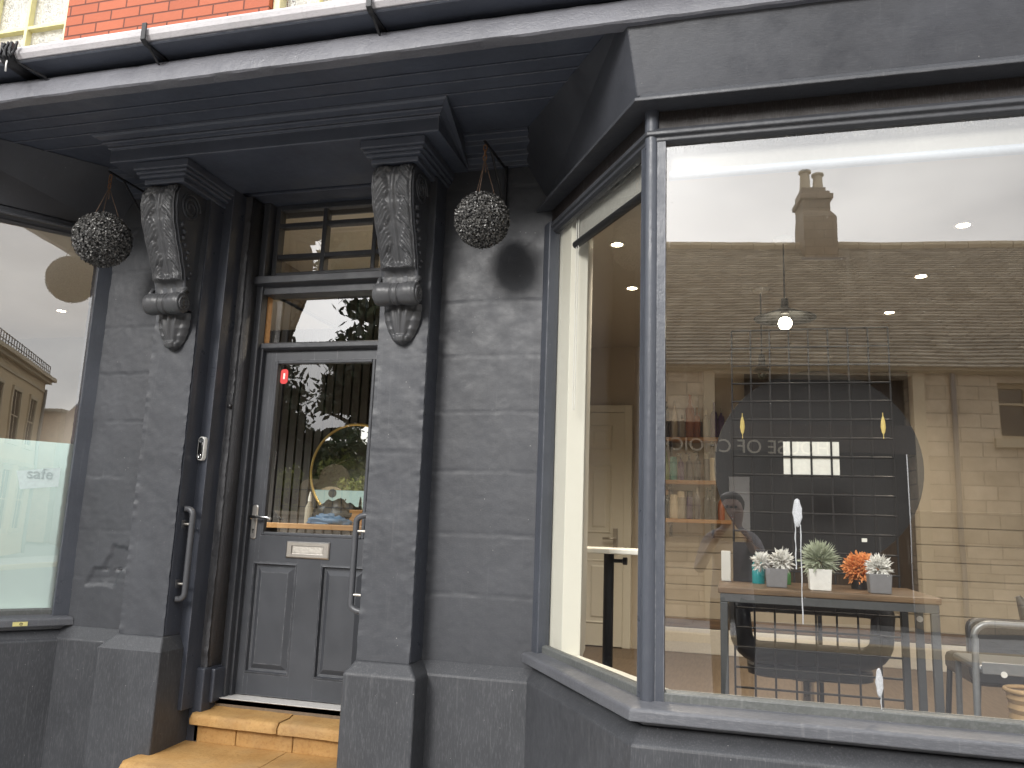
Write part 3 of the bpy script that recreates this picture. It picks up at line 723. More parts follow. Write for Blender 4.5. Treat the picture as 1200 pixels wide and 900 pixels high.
# lever handle on a long plate
def rrect(cx, cz, w, h, r, y, n=5):
    out = []
    for qx, qz, a0 in ((1, 1, 0), (-1, 1, 90), (-1, -1, 180), (1, -1, 270)):
        for i in range(n+1):
            a = math.radians(a0+90*i/n); out.append((cx+qx*(w-r)+r*math.cos(a), y, cz+qz*(h-r)+r*math.sin(a)))
    return out
mb = MB().loft([rrect(-2.648, -.02, .019, .098, .017, DY), rrect(-2.648, -.02, .019, .098, .017, DY-.006), rrect(-2.648, -.02, .014, .093, .012, DY-.010)])
HD = P(mb, 'door_handle', 'steel', DR, smooth='auto')
mb = MB().lathe([(.012, 0), (.012, -.05)], (-2.648, DY, .005), 12, 'Y'); mb.tube([(-2.655, DY-.045, .006), (-2.60, DY-.05, .008), (-2.54, DY-.05, .006), (-2.515, DY-.048, -.002)], .009, 10, radii=[.010, .009, .008, .007])
P(mb, 'lever', 'chrome', HD, smooth=True)
P(MB().lathe([(.006, -.0105), (.006, -.0115), (.0001, -.0115)], (-2.648, DY, -.065), 12, 'Y').box(-2.6505, -2.6455, DY-.0115, DY-.0100, -.085, -.068), 'keyhole', 'black', HD)
# red sticker in the corner of the glass
mb = MB().loft([rrect(-2.548, .832, .024, .044, .018, DY+.0145), rrect(-2.548, .832, .024, .044, .018, DY+.0125)])
stk = P(mb, 'sticker', 'red', DR)
P(MB().loft([rrect(-2.548, .834, .006, .018, .004, DY+.0123), rrect(-2.548, .834, .006, .018, .004, DY+.0115)]), 'sticker_mark', 'white', stk)
# small round bell push on the right edge of the lumpy band
P(MB().lathe([(.013, .0), (.013, -.010), (.009, -.014), (.0001, -.015)], (-2.735, 3.945, .62), 14, 'Y'), 'bell_push', 'black', SH, smooth=True)

# ------------------------------------------------------------------ steps
def steps():
    t = thing('stone_steps', 'worn yellow stone steps up to the dark grey door', 'steps', (-2.3, 3.9, GZ))
    def slab(x0, x1, y0, y1, z0, z1, seed, nose=.018, n=40):
        rings = []
        for i in range(n+1):
            x = x0+(x1-x0)*i/n; w = .005*fb(x*5, seed, 1)+.003*fb(x*17, seed, 2)
            e = .5*nose if i in (0, n) else 0
            rings.append([(x, y0+w+e, z0), (x, y0+w+e*.5, z1-nose*1.3-e), (x, y0+w+nose*.35+e, z1-nose*.5-e), (x, y0+nose+w+e, z1-.002+w*.4-e*.4), (x, (y0+y1)/2, z1+w*.6-.004), (x, y1, z1+.03 if seed < 3 else z1+.006), (x, y1, z0)])
        return MB().loft(rings)
    slab(-2.76, -2.245, 3.885, 4.13, -1.075, -1.018, 1).build('tread', 'step', t, smooth='auto')
    slab(-2.240, -1.80, 3.892, 4.13, -1.078, -1.020, 2).build('tread', 'step', t, smooth='auto')
    mb = MB()
    for a, b in ((-2.755, -2.50), (-2.497, -2.17), (-2.167, -1.80)): mb.box(a, b, 3.93, 4.12, -1.17, -1.076)
    mb.build('riser', 'step', t, bevel=.006)
    slab(-2.86, -2.20, 3.50, 3.95, -1.33, -1.172, 5, .03).build('tread', 'step', t, smooth='auto')
    slab(-2.195, -1.65, 3.505, 3.95, -1.33, -1.172, 6, .03).build('tread', 'step', t, smooth='auto')
steps()
c = atz(258, 92, 2.02)
P(MB().lathe([(.009, 0), (.009, -.006), (.005, -.011), (1e-4, -.012)], (c.x, c.y, 2.0195), 12), 'soffit_fixing', 'white_plastic', SH, smooth=True)
# ------------------------------------------------------------------ rooms behind the glass
FZ, CZ, BY = -.97, 1.65, 7.15
def bayplan(left, o):
    s = station(o, left); return s if not left else s[::-1]
rs = bayplan(False, -.06)
poly = [(-1.66, 4.08), (rs[0][0], 4.08)] + rs[:] + [(rs[3][0], 4.08), (3.4, 4.08), (3.4, BY), (-1.66, BY)]
P(MB().prism(poly, FZ-.06, FZ), 'floor', 'floor_wood')
P(MB().prism(poly, CZ, CZ+.02), 'ceiling', 'ceiling')
ls = bayplan(True, -.06)
poly = [(-8.0, 4.08), (ls[0][0], 4.08)] + ls + [(ls[3][0], 4.08), (-3.30, 4.08), (-3.30, 6.2), (-8.0, 6.2)]
P(MB().prism(poly, CZ, CZ+.02), 'ceiling', 'ceiling')
poly = [(-8.0, 4.08), (ls[0][0], 4.08)] + ls + [(ls[3][0], 4.08), (-2.8, 4.08), (-2.8, 4.05), (-1.76, 4.05), (-1.76, 6.2), (-8.0, 6.2)]
P(MB().prism(poly, FZ-.06, FZ), 'floor', 'floor_wood')
P(MB().box(-3.30, -1.72, 4.25, 6.2, 1.95, 1.97), 'ceiling', 'white')
P(MB().box(-3.32, -3.30, 4.25, 6.2, CZ, 1.97), 'bulkhead', 'plaster_left')
# room walls
P(MB().box(-1.72, 3.5, BY, BY+.1, FZ-.06, 2.0), 'room_wall', 'plaster')
P(MB().box(-1.76, -1.66, 4.09, BY, FZ-.06, 2.0), 'room_wall', 'plaster')
P(MB().box(3.4, 3.5, 4.09, BY, FZ-.06, 2.0), 'room_wall', 'plaster')
P(MB().box(-8.1, -1.76, 6.2, 6.3, FZ-.06, 2.0), 'room_wall', 'plaster_left')
P(MB().box(-8.1, -8.0, 4.09, 6.2, FZ-.06, 2.0), 'room_wall', 'plaster_left')
for a, b in ((2.36, 3.6), (-8.2, -6.70)): P(MB().box(a, b, 3.862, 4.09, GZ, 2.02), 'stone_wall', 'stone_paint')
P(MB().box(-8.2, 3.6, 7.4, 7.6, GZ, 6.4).box(-8.2, 3.6, UY+.24, 7.4, 6.3, 6.4).box(-8.2, -8.12, UY+.24, 7.4, GZ, 6.3).box(3.52, 3.6, UY+.24, 7.4, GZ, 6.3).box(-8.1, 3.5, UY+.26, 7.38, 2.2, 2.3), 'outer_wall', 'red_brick')
# boarded dado, rail and skirting of the right room
mb = MB(); z = FZ+.285; k = 0
while z < .18: mb.box(-.66, 3.39, BY-.014, BY-.001, z, z+.128); z += .135
P(mb, 'shiplap_dado', 'shiplap', bevel=.004)
P(MB().box(-.66, 3.39, BY-.02, BY-.001, FZ+.205, FZ+.283), 'dado_rail', 'table_wood', bevel=.004)
P(MB().box(-.66, 3.39, BY-.024, BY-.001, FZ, FZ+.2).box(-1.655, -1.64, 4.3, BY-.2, FZ, FZ+.2), 'skirting', 'skirting', bevel=.006)
P(MB().box(.12, 1.41, BY-.05, BY-.003, -.38, 1.38), 'timber_panel', 'dark_timber')
# white lining boards beside the bay panes
def lining(left):
    f = (lambda x: 2*(XC+.03)-x) if left else (lambda x: x)
    for sgn in (0, 1):
        g = f if not sgn else (lambda x: f(2*XB-x))
        q = [(g(-.744), 3.712), (g(-.661), 3.722), (g(-.661), 3.765), (g(-.70), 4.085), (g(-.86), 4.085), (g(-.86), 3.89)]
        if left: q = [(g(-.842), 3.848), (g(-.815), 3.875), (g(-.75), 4.085), (g(-.86), 4.085), (g(-.86), 3.89)]
        P(MB().prism(q, GB-.03, 1.56), 'jamb_lining', 'interior_white', bevel=.003)
lining(False); lining(True)
# pull cord channel on the lining
# slatted feature wall
mb = MB(); x = -4.0
while x < -1.80:
    mb.box(x, x+.062, 6.165, 6.185, FZ, 1.94); x += .082
P(mb, 'slat_panel', 'slat'); P(MB().box(-4.02, -1.78, 6.186, 6.198, FZ, 1.945), 'slat_backing', 'slat_gap')

# inner six panel door
dx0, dx1, dz1 = -1.64, -.905, 1.04
ID = P(MB().box(dx0, dx1, BY-.055, BY-.015, FZ+.01, dz1), 'inner_door', 'interior_white')
P(MB().box(dx1, dx1+.07, BY-.06, BY-.001, FZ, dz1+.07).box(dx0-.01, dx1, BY-.06, BY-.001, dz1+.005, dz1+.07), 'architrave', 'interior_white', ID, bevel=.006)
for a, b in ((dx0+.10, dx0+.325), (dx1-.325, dx1-.10)):
    for c, d in ((.70, .93), (-.02, .58), (-.78, -.24)):
        mb = MB(); ring = lambda q, y: [(a+q, y, c+q), (b-q, y, c+q), (b-q, y, d-q), (a+q, y, d-q)]
        mb.loft([ring(0, BY-.055), ring(.012, BY-.064), ring(.022, BY-.058), ring(.05, BY-.058), ring(.065, BY-.066)], cap=False); mb.add(ring(.065, BY-.066), [(0, 1, 2, 3)])
        P(mb, 'door_panel', 'interior_white', ID)
hd = P(MB().box(dx1-.085, dx1-.045, BY-.066, BY-.055, -.19, .03), 'door_handle', 'dull_steel', ID, bevel=.003)
P(MB().tube([(dx1-.065, BY-.06, -.06), (dx1-.065, BY-.10, -.06), (dx1-.10, BY-.105, -.06), (dx1-.17, BY-.10, -.062)], .009, 8), 'lever', 'dull_steel', hd, smooth=True)

M['lamp_warm'] = emit('warm lamp', (1, .86, .6), 14)
M['sky_tint_rail'] = simple('rail with sky reflection tint', (.36, .40, .45), .5)  # blue grey puts the sky's reflection into the rail colour
# roller blinds, rolled up behind the panes
def blind(p, q, z0, z1, label, rail_m, cord=None):
    p, q = Vector(p), Vector(q); d = (q-p).normalized(); n = Vector((-d.y, d.x))
    n = n if n.y > 0 else -n
    t = thing('roller_blind', label, 'blind', (p.x, p.y, z0))
    mb = MB(); N = 24
    mb.prism([tuple(p), tuple(q), tuple(q+n*.002), tuple(p+n*.002)], z0, z1); mb.build('blind_fabric', 'blind', t)
    mb = MB().tube([(p.x, p.y, z0-.012), (q.x, q.y, z0-.012)], .019, 10); mb.build('bottom_rail', rail_m, t, smooth='auto')
    mb = MB().tube([(p.x+n.x*.03, p.y+n.y*.03, z1), (q.x+n.x*.03, q.y+n.y*.03, z1)], .03, 10); mb.build('blind_roll', 'blind', t, smooth='auto')
    if cord:
        c = p+d*.02-n*.006; MB().tube([(c.x, c.y, z1-.02), (c.x, c.y, cord), (c.x+d.x*.022, c.y+d.y*.022, cord), (c.x+d.x*.022, c.y+d.y*.022, z1-.02)], .0022, 5).build('pull_cord', 'white_plastic', t)
sa = station(-.05, False)
blind((-.715, 3.675), (sa[1][0]-.01, sa[1][1]+.02), 1.375, 1.50, 'cream roller blind with dark bottom tube behind the narrow angled pane', 'black_metal', .55)
blind((sa[1][0]+.03, sa[1][1]), (sa[2][0]-.03, sa[2][1]), 1.395, 1.50, 'cream roller blind with sky-tinted grey bottom tube along top of the widest pane', 'sky_tint_rail')

# ceiling downlights
DL = []
def downlight(x, y, z, label, w=7, src=None, col=(1, .87, .70)):
    if src is None:
        t = thing('downlight', label, 'ceiling light', (x, y, z), 'recessed ceiling downlights')
        MB().lathe([(.034, -.001), (.034, -.006), (.046, -.007), (.049, -.001)], (x, y, z), 20).build('bezel', 'white_plastic', t, smooth='auto')
        MB().lathe([(.0001, -.003), (.033, -.003), (.033, -.0025), (.0001, -.0025)], (x, y, z), 20).build('lamp', 'lamp_warm', t)
    else: t = copy_tree(src, (x, y, z), label)
    l = bpy.data.lights.new('downlight_beam', 'SPOT'); l.energy = w; l.spot_size = math.radians(130); l.spot_blend = .8; l.color = col; l.shadow_soft_size = .04
    lo = bpy.data.objects.new('downlight_beam', l); COL.objects.link(lo); lo.location = (x, y, z+H-.02)
    return t
LW = 46
d0 = downlight(-.625, 4.47, CZ, 'lit ceiling downlight nearer the top of the narrow angled pane', LW*1.6)
downlight(-.64, 5.34, CZ, 'lit ceiling downlight lower in the narrow angled pane, beside the corner post', LW, d0)
downlight(1.19, 4.47, CZ, 'lit ceiling downlight seen against pale sky reflection right of the chimney', LW, d0)
downlight(1.165, 5.34, CZ, 'lit ceiling downlight at upper part of reflected roof, middle of three in a row', LW, d0)
downlight(1.13, 6.2, CZ, 'lit ceiling downlight just above the top right corner of the wire grid', LW, d0)
downlight(-5.39, 5.31, CZ, 'lit ceiling downlight below the reflected ball in the frosted left window', LW*5, d0, (.96, 1, .97))
downlight(-4.15, 4.39, CZ, 'lit ceiling downlight between the dark ball and left window edge', LW*5, d0, (.96, 1, .97))
p = atz(393, 351, 1.95)
downlight(p.x, min(p.y, 6.05), 1.95, 'lit ceiling downlight seen through the fanlight above the door', LW*3, d0)
downlight(-2.05, 4.9, 1.95, 'added downlight brightening the hall just inside the door head', LW*1.1, d0)  # extra lamp added to brighten the hall behind the top light

# ------------------------------------------------------------------ shelves and bottles
bott = {'dark': (.012, .02, .012), 'green': (.16, .26, .05), 'pink': (.55, .09, .07), 'teal': (.02, .30, .27), 'copper': (.36, .11, .03), 'purple': (.055, .02, .11), 'grey': (.09, .085, .09), 'clear': (.36, .33, .27), 'black': (.012, .012, .014), 'cream': (.62, .54, .40), 'amber': (.30, .14, .03)}
for k, c in bott.items(): M['b_'+k] = simple('bottle '+k, c, .22, 0, 0, 30, .06)
def bottle(x, y, z, h, r, col, cap, kind, label):
    t = thing('bottle', label, 'bottle', (x, y, z), 'bottles on the back shelves')
    if kind == 'cone': prof = [(r, 0), (r, .02), (r*.9, h*.45), (r*.35, h*.82), (r*.3, h*.86)]
    elif kind == 'jar': prof = [(r*.9, 0), (r, .01), (r, h*.74), (r*.85, h*.78)]
    else: prof = [(r*.92, 0), (r, .008), (r, h*.62), (r*.8, h*.7), (r*.36, h*.76), (r*.34, h*.82)]
    MB().lathe([(1e-4, 0)]+prof+[(1e-4, prof[-1][1])], (x, y, z), 14).build('bottle_body', 'b_'+col, t, smooth='auto')
    top = prof[-1][1]
    if kind == 'pump':
        mb = MB().lathe([(1e-4, top), (r*.45, top), (r*.45, top+.02), (.004, top+.024), (.004, h), (1e-4, h)], (x, y, z), 10); mb.box(x-.035, x+.008, y-.006, y+.006, z+h-.004, z+h+.008)
    else: mb = MB().lathe([(1e-4, top), (prof[-1][0]*1.12, top), (prof[-1][0]*1.0, h), (1e-4, h)], (x, y, z), 12)
    mb.build('bottle_cap', 'b_'+cap, t, smooth='auto')
rows = [(.812, [('dark', 'dark', 'std', .30, .045), ('black', 'dark', 'pump', .31, .04), ('cream', 'clear', 'cone', .33, .04), ('clear', 'dark', 'std', .20, .035), ('copper', 'copper', 'std', .38, .05), ('copper', 'amber', 'std', .27, .04), ('clear', 'cream', 'std', .25, .04), ('purple', 'purple', 'std', .31, .04), ('purple', 'clear', 'std', .26, .035)]),
        (.448, [('pink', 'pink', 'std', .27, .045), ('green', 'clear', 'cone', .29, .042), ('teal', 'teal', 'jar', .20, .042), ('purple', 'black', 'pump', .22, .034), ('grey', 'black', 'pump', .23, .034), ('black', 'black', 'pump', .24, .034), ('grey', 'clear', 'jar', .24, .034), ('cream', 'grey', 'jar', .25, .034), ('black', 'black', 'std', .25, .03)]),
        (.126, [('black', 'black', 'std', .25, .05), ('dark', 'amber', 'std', .24, .045), ('cream', 'cream', 'jar', .20, .045), ('clear', 'cream', 'jar', .23, .045), ('purple', 'black', 'jar', .24, .035), ('grey', 'clear', 'std', .26, .035), ('black', 'black', 'std', .26, .035), ('black', 'dark', 'pump', .24, .035), ('copper', 'black', 'std', .22, .035)])]
cn = {'dark': 'dark green', 'green': 'pale green', 'pink': 'coral pink', 'teal': 'teal', 'copper': 'copper', 'purple': 'dark purple', 'grey': 'grey', 'clear': 'clear pale', 'black': 'black', 'cream': 'cream', 'amber': 'amber'}
kn = {'std': 'bottle', 'pump': 'pump bottle', 'cone': 'pointed bottle', 'jar': 'square shouldered tub'}
rn = ['top', 'middle', 'bottom']; ordn = ['first', 'second', 'third', 'fourth', 'fifth', 'sixth', 'seventh', 'eighth', 'ninth']
for ri, (z, items) in enumerate(rows):
    t = thing('wall_shelf', f'orange pine wall shelf with a row of bottles, {rn[ri]} one of three', 'shelf', (-.33, BY, z))
    MB().box(-.66, .0, BY-.19, BY-.015, z-.032, z).build('shelf_board', 'shelf_wood', t, bevel=.003)
    for x in (-.5, -.15): MB().box(x-.012, x+.012, BY-.16, BY-.016, z-.06, z-.033).box(x-.012, x+.012, BY-.03, BY-.016, z-.15, z-.06).build('shelf_bracket', 'black_metal', t)
    for i, (c, cp, kd, h, r) in enumerate(items):
        bottle(-.60+.066*i+rnd(-.008, .008), BY-.11+rnd(-.03, .03), z, h, r*.8, c, cp, kd, f'{cn[c]} {kn[kd]} on the {rn[ri]} pine shelf, {ordn[i]} from left')

# ------------------------------------------------------------------ pendant lamps
M['bulb_lit'] = emit('lit bulb', (1, .90, .68), 24)
def pendant(x, y, zb, label, lit, rr):
    t = thing('pendant_lamp', label, 'pendant lamp', (x, y, CZ))
    MB().lathe([(1e-4, 0), (.055, -.001), (.05, -.018), (.012, -.03), (1e-4, -.03)], (x, y, CZ), 20).build('ceiling_rose', 'white', t, smooth='auto')
    MB().tube([(x, y, CZ-.03), (x, y, zb+.14)], .005, 6).build('cord', 'black_metal', t)
    MB().lathe([(1e-4, .145), (.018, .14), (.022, .10), (.022, .055), (1e-4, .055)], (x, y, zb), 14).build('lamp_socket', 'black_metal', t, smooth='auto')
    MB().lathe([(.022, .088), (rr*.4, .066), (rr, .030), (rr, .026), (rr*.4, .060), (.022, .082)], (x, y, zb), 32).build('lamp_shade', 'slat_gap', t, smooth=True)
    MB().ball((x, y, zb), .036 if lit else .03, 10).build('bulb', 'bulb_lit' if lit else 'b_dark', t, smooth=True)
p = at(920, 379, 4.54); pendant(p.x, 4.54, p.z, 'pendant lamp with flat black shade and glowing round bulb', True, .165)
p = at(893, 440, 5.5); pendant(p.x, 5.5, p.z, 'small dark unlit pendant lamp hanging lower, left of the glowing bulb', False, .06)
random.seed(5)
for n_, c_ in (('petal_white', (.78, .77, .73)), ('petal_orange', (.80, .34, .12)), ('sage', (.42, .46, .34)), ('pot_grey', (.20, .20, .21)), ('pot_white', (.85, .84, .80)), ('card', (.88, .87, .80)), ('gold', (.80, .62, .20)), ('black_gloss', (.01, .01, .01)), ('teal_glass', (.02, .25, .27)), ('green_glass', (.10, .30, .10)), ('blue_cloth', (.05, .12, .22)), ('black_cloth', (.012, .012, .014)), ('wicker', (.42, .28, .14))):
    M[n_] = simple(n_, c_, .5 if 'glass' not in n_ and 'gloss' not in n_ else .15, 0, .2, 50, .15)
# ------------------------------------------------------------------ hanging balls of box leaves on iron brackets
def leafball(c, r, n, seed):
    random.seed(seed); mb = MB()
    for i in range(n):
        z = 1-2*(i+.5)/n; a = i*2.399963; q = math.sqrt(1-z*z)
        d = Vector((q*math.cos(a), q*math.sin(a), z)); d = (d+Vector((rnd(-.06, .06), rnd(-.06, .06), rnd(-.06, .06)))).normalized()
        p = Vector(c)+d*(r*rnd(.92, 1.03))
        up = Vector((rnd(-1, 1), rnd(-1, 1), rnd(-1, 1))); u = (up-d*up.dot(d)).normalized(); v = d.cross(u)
        n2 = (d+u*rnd(-.5, .5)+v*rnd(-.5, .5)).normalized(); u = (u-n2*u.dot(n2)).normalized(); u = (u+d*rnd(-.7, .9)).normalized(); v = n2.cross(u)
        L, w = r*rnd(.042, .062), r*rnd(.024, .036); t = p+d*r*.03
        mb.add([p-u*L, t-v*w-u*L*.2, t-v*w+u*L*.3, p+u*L*1.0+d*r*.03, t+v*w+u*L*.3, t+v*w-u*L*.2], [(0, 1, 2, 3), (0, 3, 4, 5)])
    return mb
def hanging_ball(c, r, hook, wall, label, seed):
    t = thing('hanging_ball', label, 'topiary ball', c, 'hanging topiary balls')
    core = MB().ball(c, r*.93, 14); core.build('ball_core', 'black', t, smooth=True)
    leafball(c, r, 6000, seed).build('leaves', 'topiary', t, recalc=False)
    mb = MB(); hz = hook[2]
    for k in range(3):
        a = k*2.1+.5; e = (c[0]+r*.50*math.cos(a), c[1]+r*.50*math.sin(a), c[2]+r*.86)
        mb.tube([(hook[0], hook[1], hz-.075), e], .0022, 5)
    mb.tube([(hook[0], hook[1], hz-.07), (hook[0]+.004, hook[1], hz-.11), (hook[0]+.006, hook[1], hz-.145)], .003, 5)
    mb.build('string', 'rope', t)
    mb = MB()
    for k in range(3):
        z = hz-.015-.026*k; ax = k % 2
        mb.tube([(hook[0]+(.009*math.cos(q*.6) if not ax else 0), hook[1]+(.009*math.cos(q*.6) if ax else 0), z+.017*math.sin(q*.6)) for q in range(12)], .0028, 5)
    mb.build('chain', 'rust', t, smooth=True)
    b = thing('wall_bracket', 'thin black iron wall bracket carrying the '+label.split(' hung')[0].replace('dark leafy ', '')+(' right of the door' if c[0] > -2 else ' left of the door'), 'bracket', wall, 'iron brackets for the balls')
    mb = MB().tube([(wall[0], wall[1]-.012, hz+.012), (hook[0], hook[1]-.02, hz+.012)], .007, 6)
    mb.tube([(wall[0], wall[1]-.012, hz+.03), (wall[0], wall[1]-.012, hz-.24)], .008, 6)
    mb.tube([(wall[0], wall[1]-.012, hz-.21), (hook[0]*.75+wall[0]*.25, hook[1]*.75+wall[1]*.25, hz+.008)], .006, 6)
    mb.build('bracket_bar', 'black_metal', b, smooth='auto')
pr_ = at(565, 258, 3.53); hk = at(568, 170, 3.53)
hanging_ball(tuple(pr_), .129, (pr_.x, 3.53, hk.z), (pr_.x+.02, 3.856, hk.z), 'dark leafy ball hung right of the door, in front of bare painted wall', 5)
pl_ = at(120, 281, 3.47); hl = at(128, 205, 3.47)
hanging_ball(tuple(pl_), .144, (pl_.x, 3.47, hl.z), (pl_.x-.0, 3.856, hl.z), 'dark leafy ball hung left of the door, beside the frosted window', 6)
random.seed(11)
# ------------------------------------------------------------------ doorbell and grab rails
dbc = (-2.799, 3.833, .365)
t = thing('doorbell', 'white oval video doorbell with black face on the door reveal', 'doorbell', dbc)
def pill(w, h, y, cx=dbc[0], cz=dbc[2]): return rrect(cx, cz, w, h, w*.98, y, 8)
MB().loft([pill(.021, .066, 3.832), pill(.021, .066, 3.812), pill(.0185, .0635, 3.806)]).build('doorbell_body', 'white_plastic', t, smooth='auto')
MB().loft([pill(.0155, .060, 3.8065), pill(.0155, .060, 3.8045), pill(.0145, .059, 3.804)]).build('doorbell_face', 'black_gloss', t, smooth='auto')
mb = MB().lathe([(.010, 0), (.0125, -.002), (.011, -.004), (.009, -.002)], (dbc[0], 3.804, dbc[2]+.041), 20, 'Y'); mb.build('camera_ring', 'grey_metal', t, smooth=True)
mb = MB().lathe([(.0085, 0), (.012, -.002), (.0105, -.0045), (.0085, -.0025)], (dbc[0], 3.804, dbc[2]-.043), 20, 'Y'); mb.build('button_ring', 'chrome', t, smooth=True)
MB().lathe([(.0045, 0), (.0045, -.003), (1e-4, -.003)], (dbc[0], 3.804, dbc[2]-.043), 12, 'Y').build('button_mark', 'chrome', t)
def grab(x, sg, label):
    t = thing('grab_rail', label, 'grab rail', (x, 3.77, -.19), 'grab rails beside the door')
    zt, zb, out, y = .036, -.433, (.052 if sg > 0 else .080), 3.765
    pts = [(x+sg*.004, y-.012, zt)]
    for k in range(7):
        a = math.pi/2*k/6; pts.append((x+sg*(.018+(out-.018)*math.sin(a)), y, zt-.034*(1-math.cos(a))))
    for k in range(7):
        a = math.pi/2*(1-k/6); pts.append((x+sg*(.018+(out-.018)*math.sin(a)), y, zb+.034*(1-math.cos(a))))
    pts.append((x+sg*.004, y-.012, zb))
    MB().tube(pts, .0155, 12).build('rail_tube', 'rubber', t, smooth='auto')
    for z in (-.045, -.355):
        mb = MB(); mb.box(min(x, x+sg*.006), max(x, x+sg*.006), y-.02, y+.02, z-.022, z+.022)
        b = mb.build('rail_bracket', 'rubber', t, bevel=.003)
        MB().lathe([(.0075, 0), (.0075, sg*(out-.008))], (x, y, z), 10, 'X').build('bracket_pin', 'dull_steel', b, smooth='auto')
grab(-2.826, 1, 'dark grey bent tube grab rail left of the door, below doorbell')
grab(-1.739, -1, 'dark grey bent tube grab rail right of the door, mostly hidden by pilaster')
# ------------------------------------------------------------------ right hand room
TX0, TX1, TY0, TY1, TZ = -.045, .728, 3.33, 3.92, -.196
t = thing('console_table', 'tall console table with rustic plank top and dark steel legs', 'table', (.34, 3.6, FZ))
MB().box(TX0-.008, TX1+.008, TY0-.006, TY1, TZ-.024, TZ).build('table_top', 'table_wood', t, bevel=.004)
MB().box(TX0, TX1, TY0, TY0+.028, TZ-.056, TZ-.025).box(TX0, TX1, TY1-.03, TY1-.002, TZ-.056, TZ-.025).box(TX0, TX0+.028, TY0+.029, TY1-.031, TZ-.056, TZ-.025).box(TX1-.028, TX1, TY0+.029, TY1-.031, TZ-.056, TZ-.025).build('table_frame', 'grey_metal', t, bevel=.002)
for x in (TX0, TX1-.028):
    for y in (TY0, 3.60, TY1-.03):
        if y == 3.60 and x < .3: continue
        MB().box(x, x+.028, y, y+.028, FZ+.001, TZ-.057).build('leg', 'grey_metal', t, bevel=.002)
MB().lathe([(1e-4, 0), (.012, 0), (.012, -.003), (1e-4, -.003)], (TX1-.014, 3.60, TZ-.10), 14, 'Y').build('round_label', 'white_plastic', t)
# wire grid
gx0, gx1, gz1, GY = .0105, .712, .982, 3.965
t = thing('wire_grid', 'tall black wire grid panel standing behind the console table', 'grid panel', (.36, GY, FZ))
mb = MB(); NC, NR = 8, 22
for i in range(NC+1):
    x = gx0+(gx1-gx0)*i/NC; mb.tube([(x, GY, FZ+.02), (x, GY, gz1)], .0042 if i in (-1,) else .0046, 6)
mb.build('upright_wire', 'black_metal', t)
mb = MB()
for j in range(NR+1):
    z = gz1-(gz1-FZ-.04)*j/NR; mb.tube([(gx0, GY-.005, z), (gx1, GY-.005, z)], .0042 if j == -1 else .0046, 6)
mb.build('cross_wire', 'black_metal', t)
for x in (gx0, gx1): MB().box(x-.015, x+.015, GY-.18, GY+.18, FZ, FZ+.02).build('foot', 'black_metal', t)
def on_grid(px, py): return at(px, py, GY-.014)
a, b = on_grid(918, 517), on_grid(985, 559)
t = thing('white_card', 'blank white card clipped on the wire grid', 'card', (a.x, GY, b.z))
MB().box(a.x, b.x, GY+.004, GY+.007, b.z, a.z).build('card_sheet', 'card', t)
for px, nm in ((870, 'gold leaf clip on left side of the wire grid'), (1035, 'gold leaf clip on right edge of the wire grid')):
    c = on_grid(px, 499); t = thing('leaf_clip', nm, 'clip', tuple(c), 'gold leaf clips on the grid')
    prof = [(1e-4, -.043), (.007, -.03), (.011, -.005), (.009, .02), (.004, .04), (1e-4, .048)]
    mb = MB().lathe(prof, tuple(c), 12); mb.v = [(x, c.y+(y-c.y)*.25, z) for x, y, z in mb.v]; mb.build('leaf_blade', 'gold', t, smooth=True)
    MB().tube([(c.x, c.y, c.z-.06), (c.x, c.y, c.z+.06)], .0018, 5).build('leaf_stem', 'gold', t)
c = on_grid(1013, 633); t = thing('price_tag', 'tiny white tag on the wire grid above the orange flowers', 'tag', tuple(c)); MB().box(c.x-.011, c.x+.011, c.y-.001, c.y+.001, c.z-.008, c.z+.008).build('tag_card', 'card', t)
# flowers
def pot(px, py0, py1, w, Y, m, name, label, cat='plant pot', square=True):
    a, b = at(px, py0, Y), at(px, py1, Y); z0 = TZ; h = a.z-b.z
    t = thing(name, label, cat, (b.x, Y, z0))
    if square:
        mb = MB(); q = w/2; s = lambda k, z: [(b.x-q*k, Y-q*k, z), (b.x+q*k, Y-q*k, z), (b.x+q*k, Y+q*k, z), (b.x-q*k, Y+q*k, z)]
        mb.loft([s(.9, z0+.001), s(1, z0+h), s(.9, z0+h), s(.86, z0+h-.012)]); mb.build('pot', m, t, bevel=.003)
    else:
        MB().lathe([(1e-4, z0+.001), (w*.45, z0+.001), (w*.5, z0+h), (w*.45, z0+h), (w*.44, z0+h-.012), (1e-4, z0+h-.012)], (b.x, Y, 0), 20).build('pot', m, t, smooth='auto')
    return t, (b.x, Y, z0+h)
def spikes(mb, c, R, n, L, w, up=.3, flat=1.0):
    for i in range(n):
        d = Vector((random.gauss(0, 1), random.gauss(0, 1), random.gauss(0, 1)*flat+up)).normalized(); s = Vector(c)+d*R*rnd(.15, .6)
        e = s+d*L*rnd(.6, 1.1); u = d.cross(Vector((rnd(-1, 1), rnd(-1, 1), rnd(-1, 1)))).normalized()*w
        m_ = s*.45+e*.55+Vector((0, 0, rnd(-.3, .3)*L*.4)); k = d.cross(u)*.6
        mb.add([s, m_+u, e, m_-u, m_+k], [(0, 1, 4), (1, 2, 4), (2, 3, 4), (3, 0, 4)])
    return mb
t, c = pot(961, 672, 697, .085, 3.44, 'pot_white', 'potted_plant', 'sage green artificial plant in a square white pot, centre of console table')
spikes(MB(), (c[0], c[1], c[2]+.03), .05, 420, .062, .0045, .8).build('foliage', 'sage', t)
t, c = pot(910, 672, 694, .085, 3.50, 'pot_grey', 'potted_flower', 'white flowers in a dark grey pot, nearest the left end of console table')
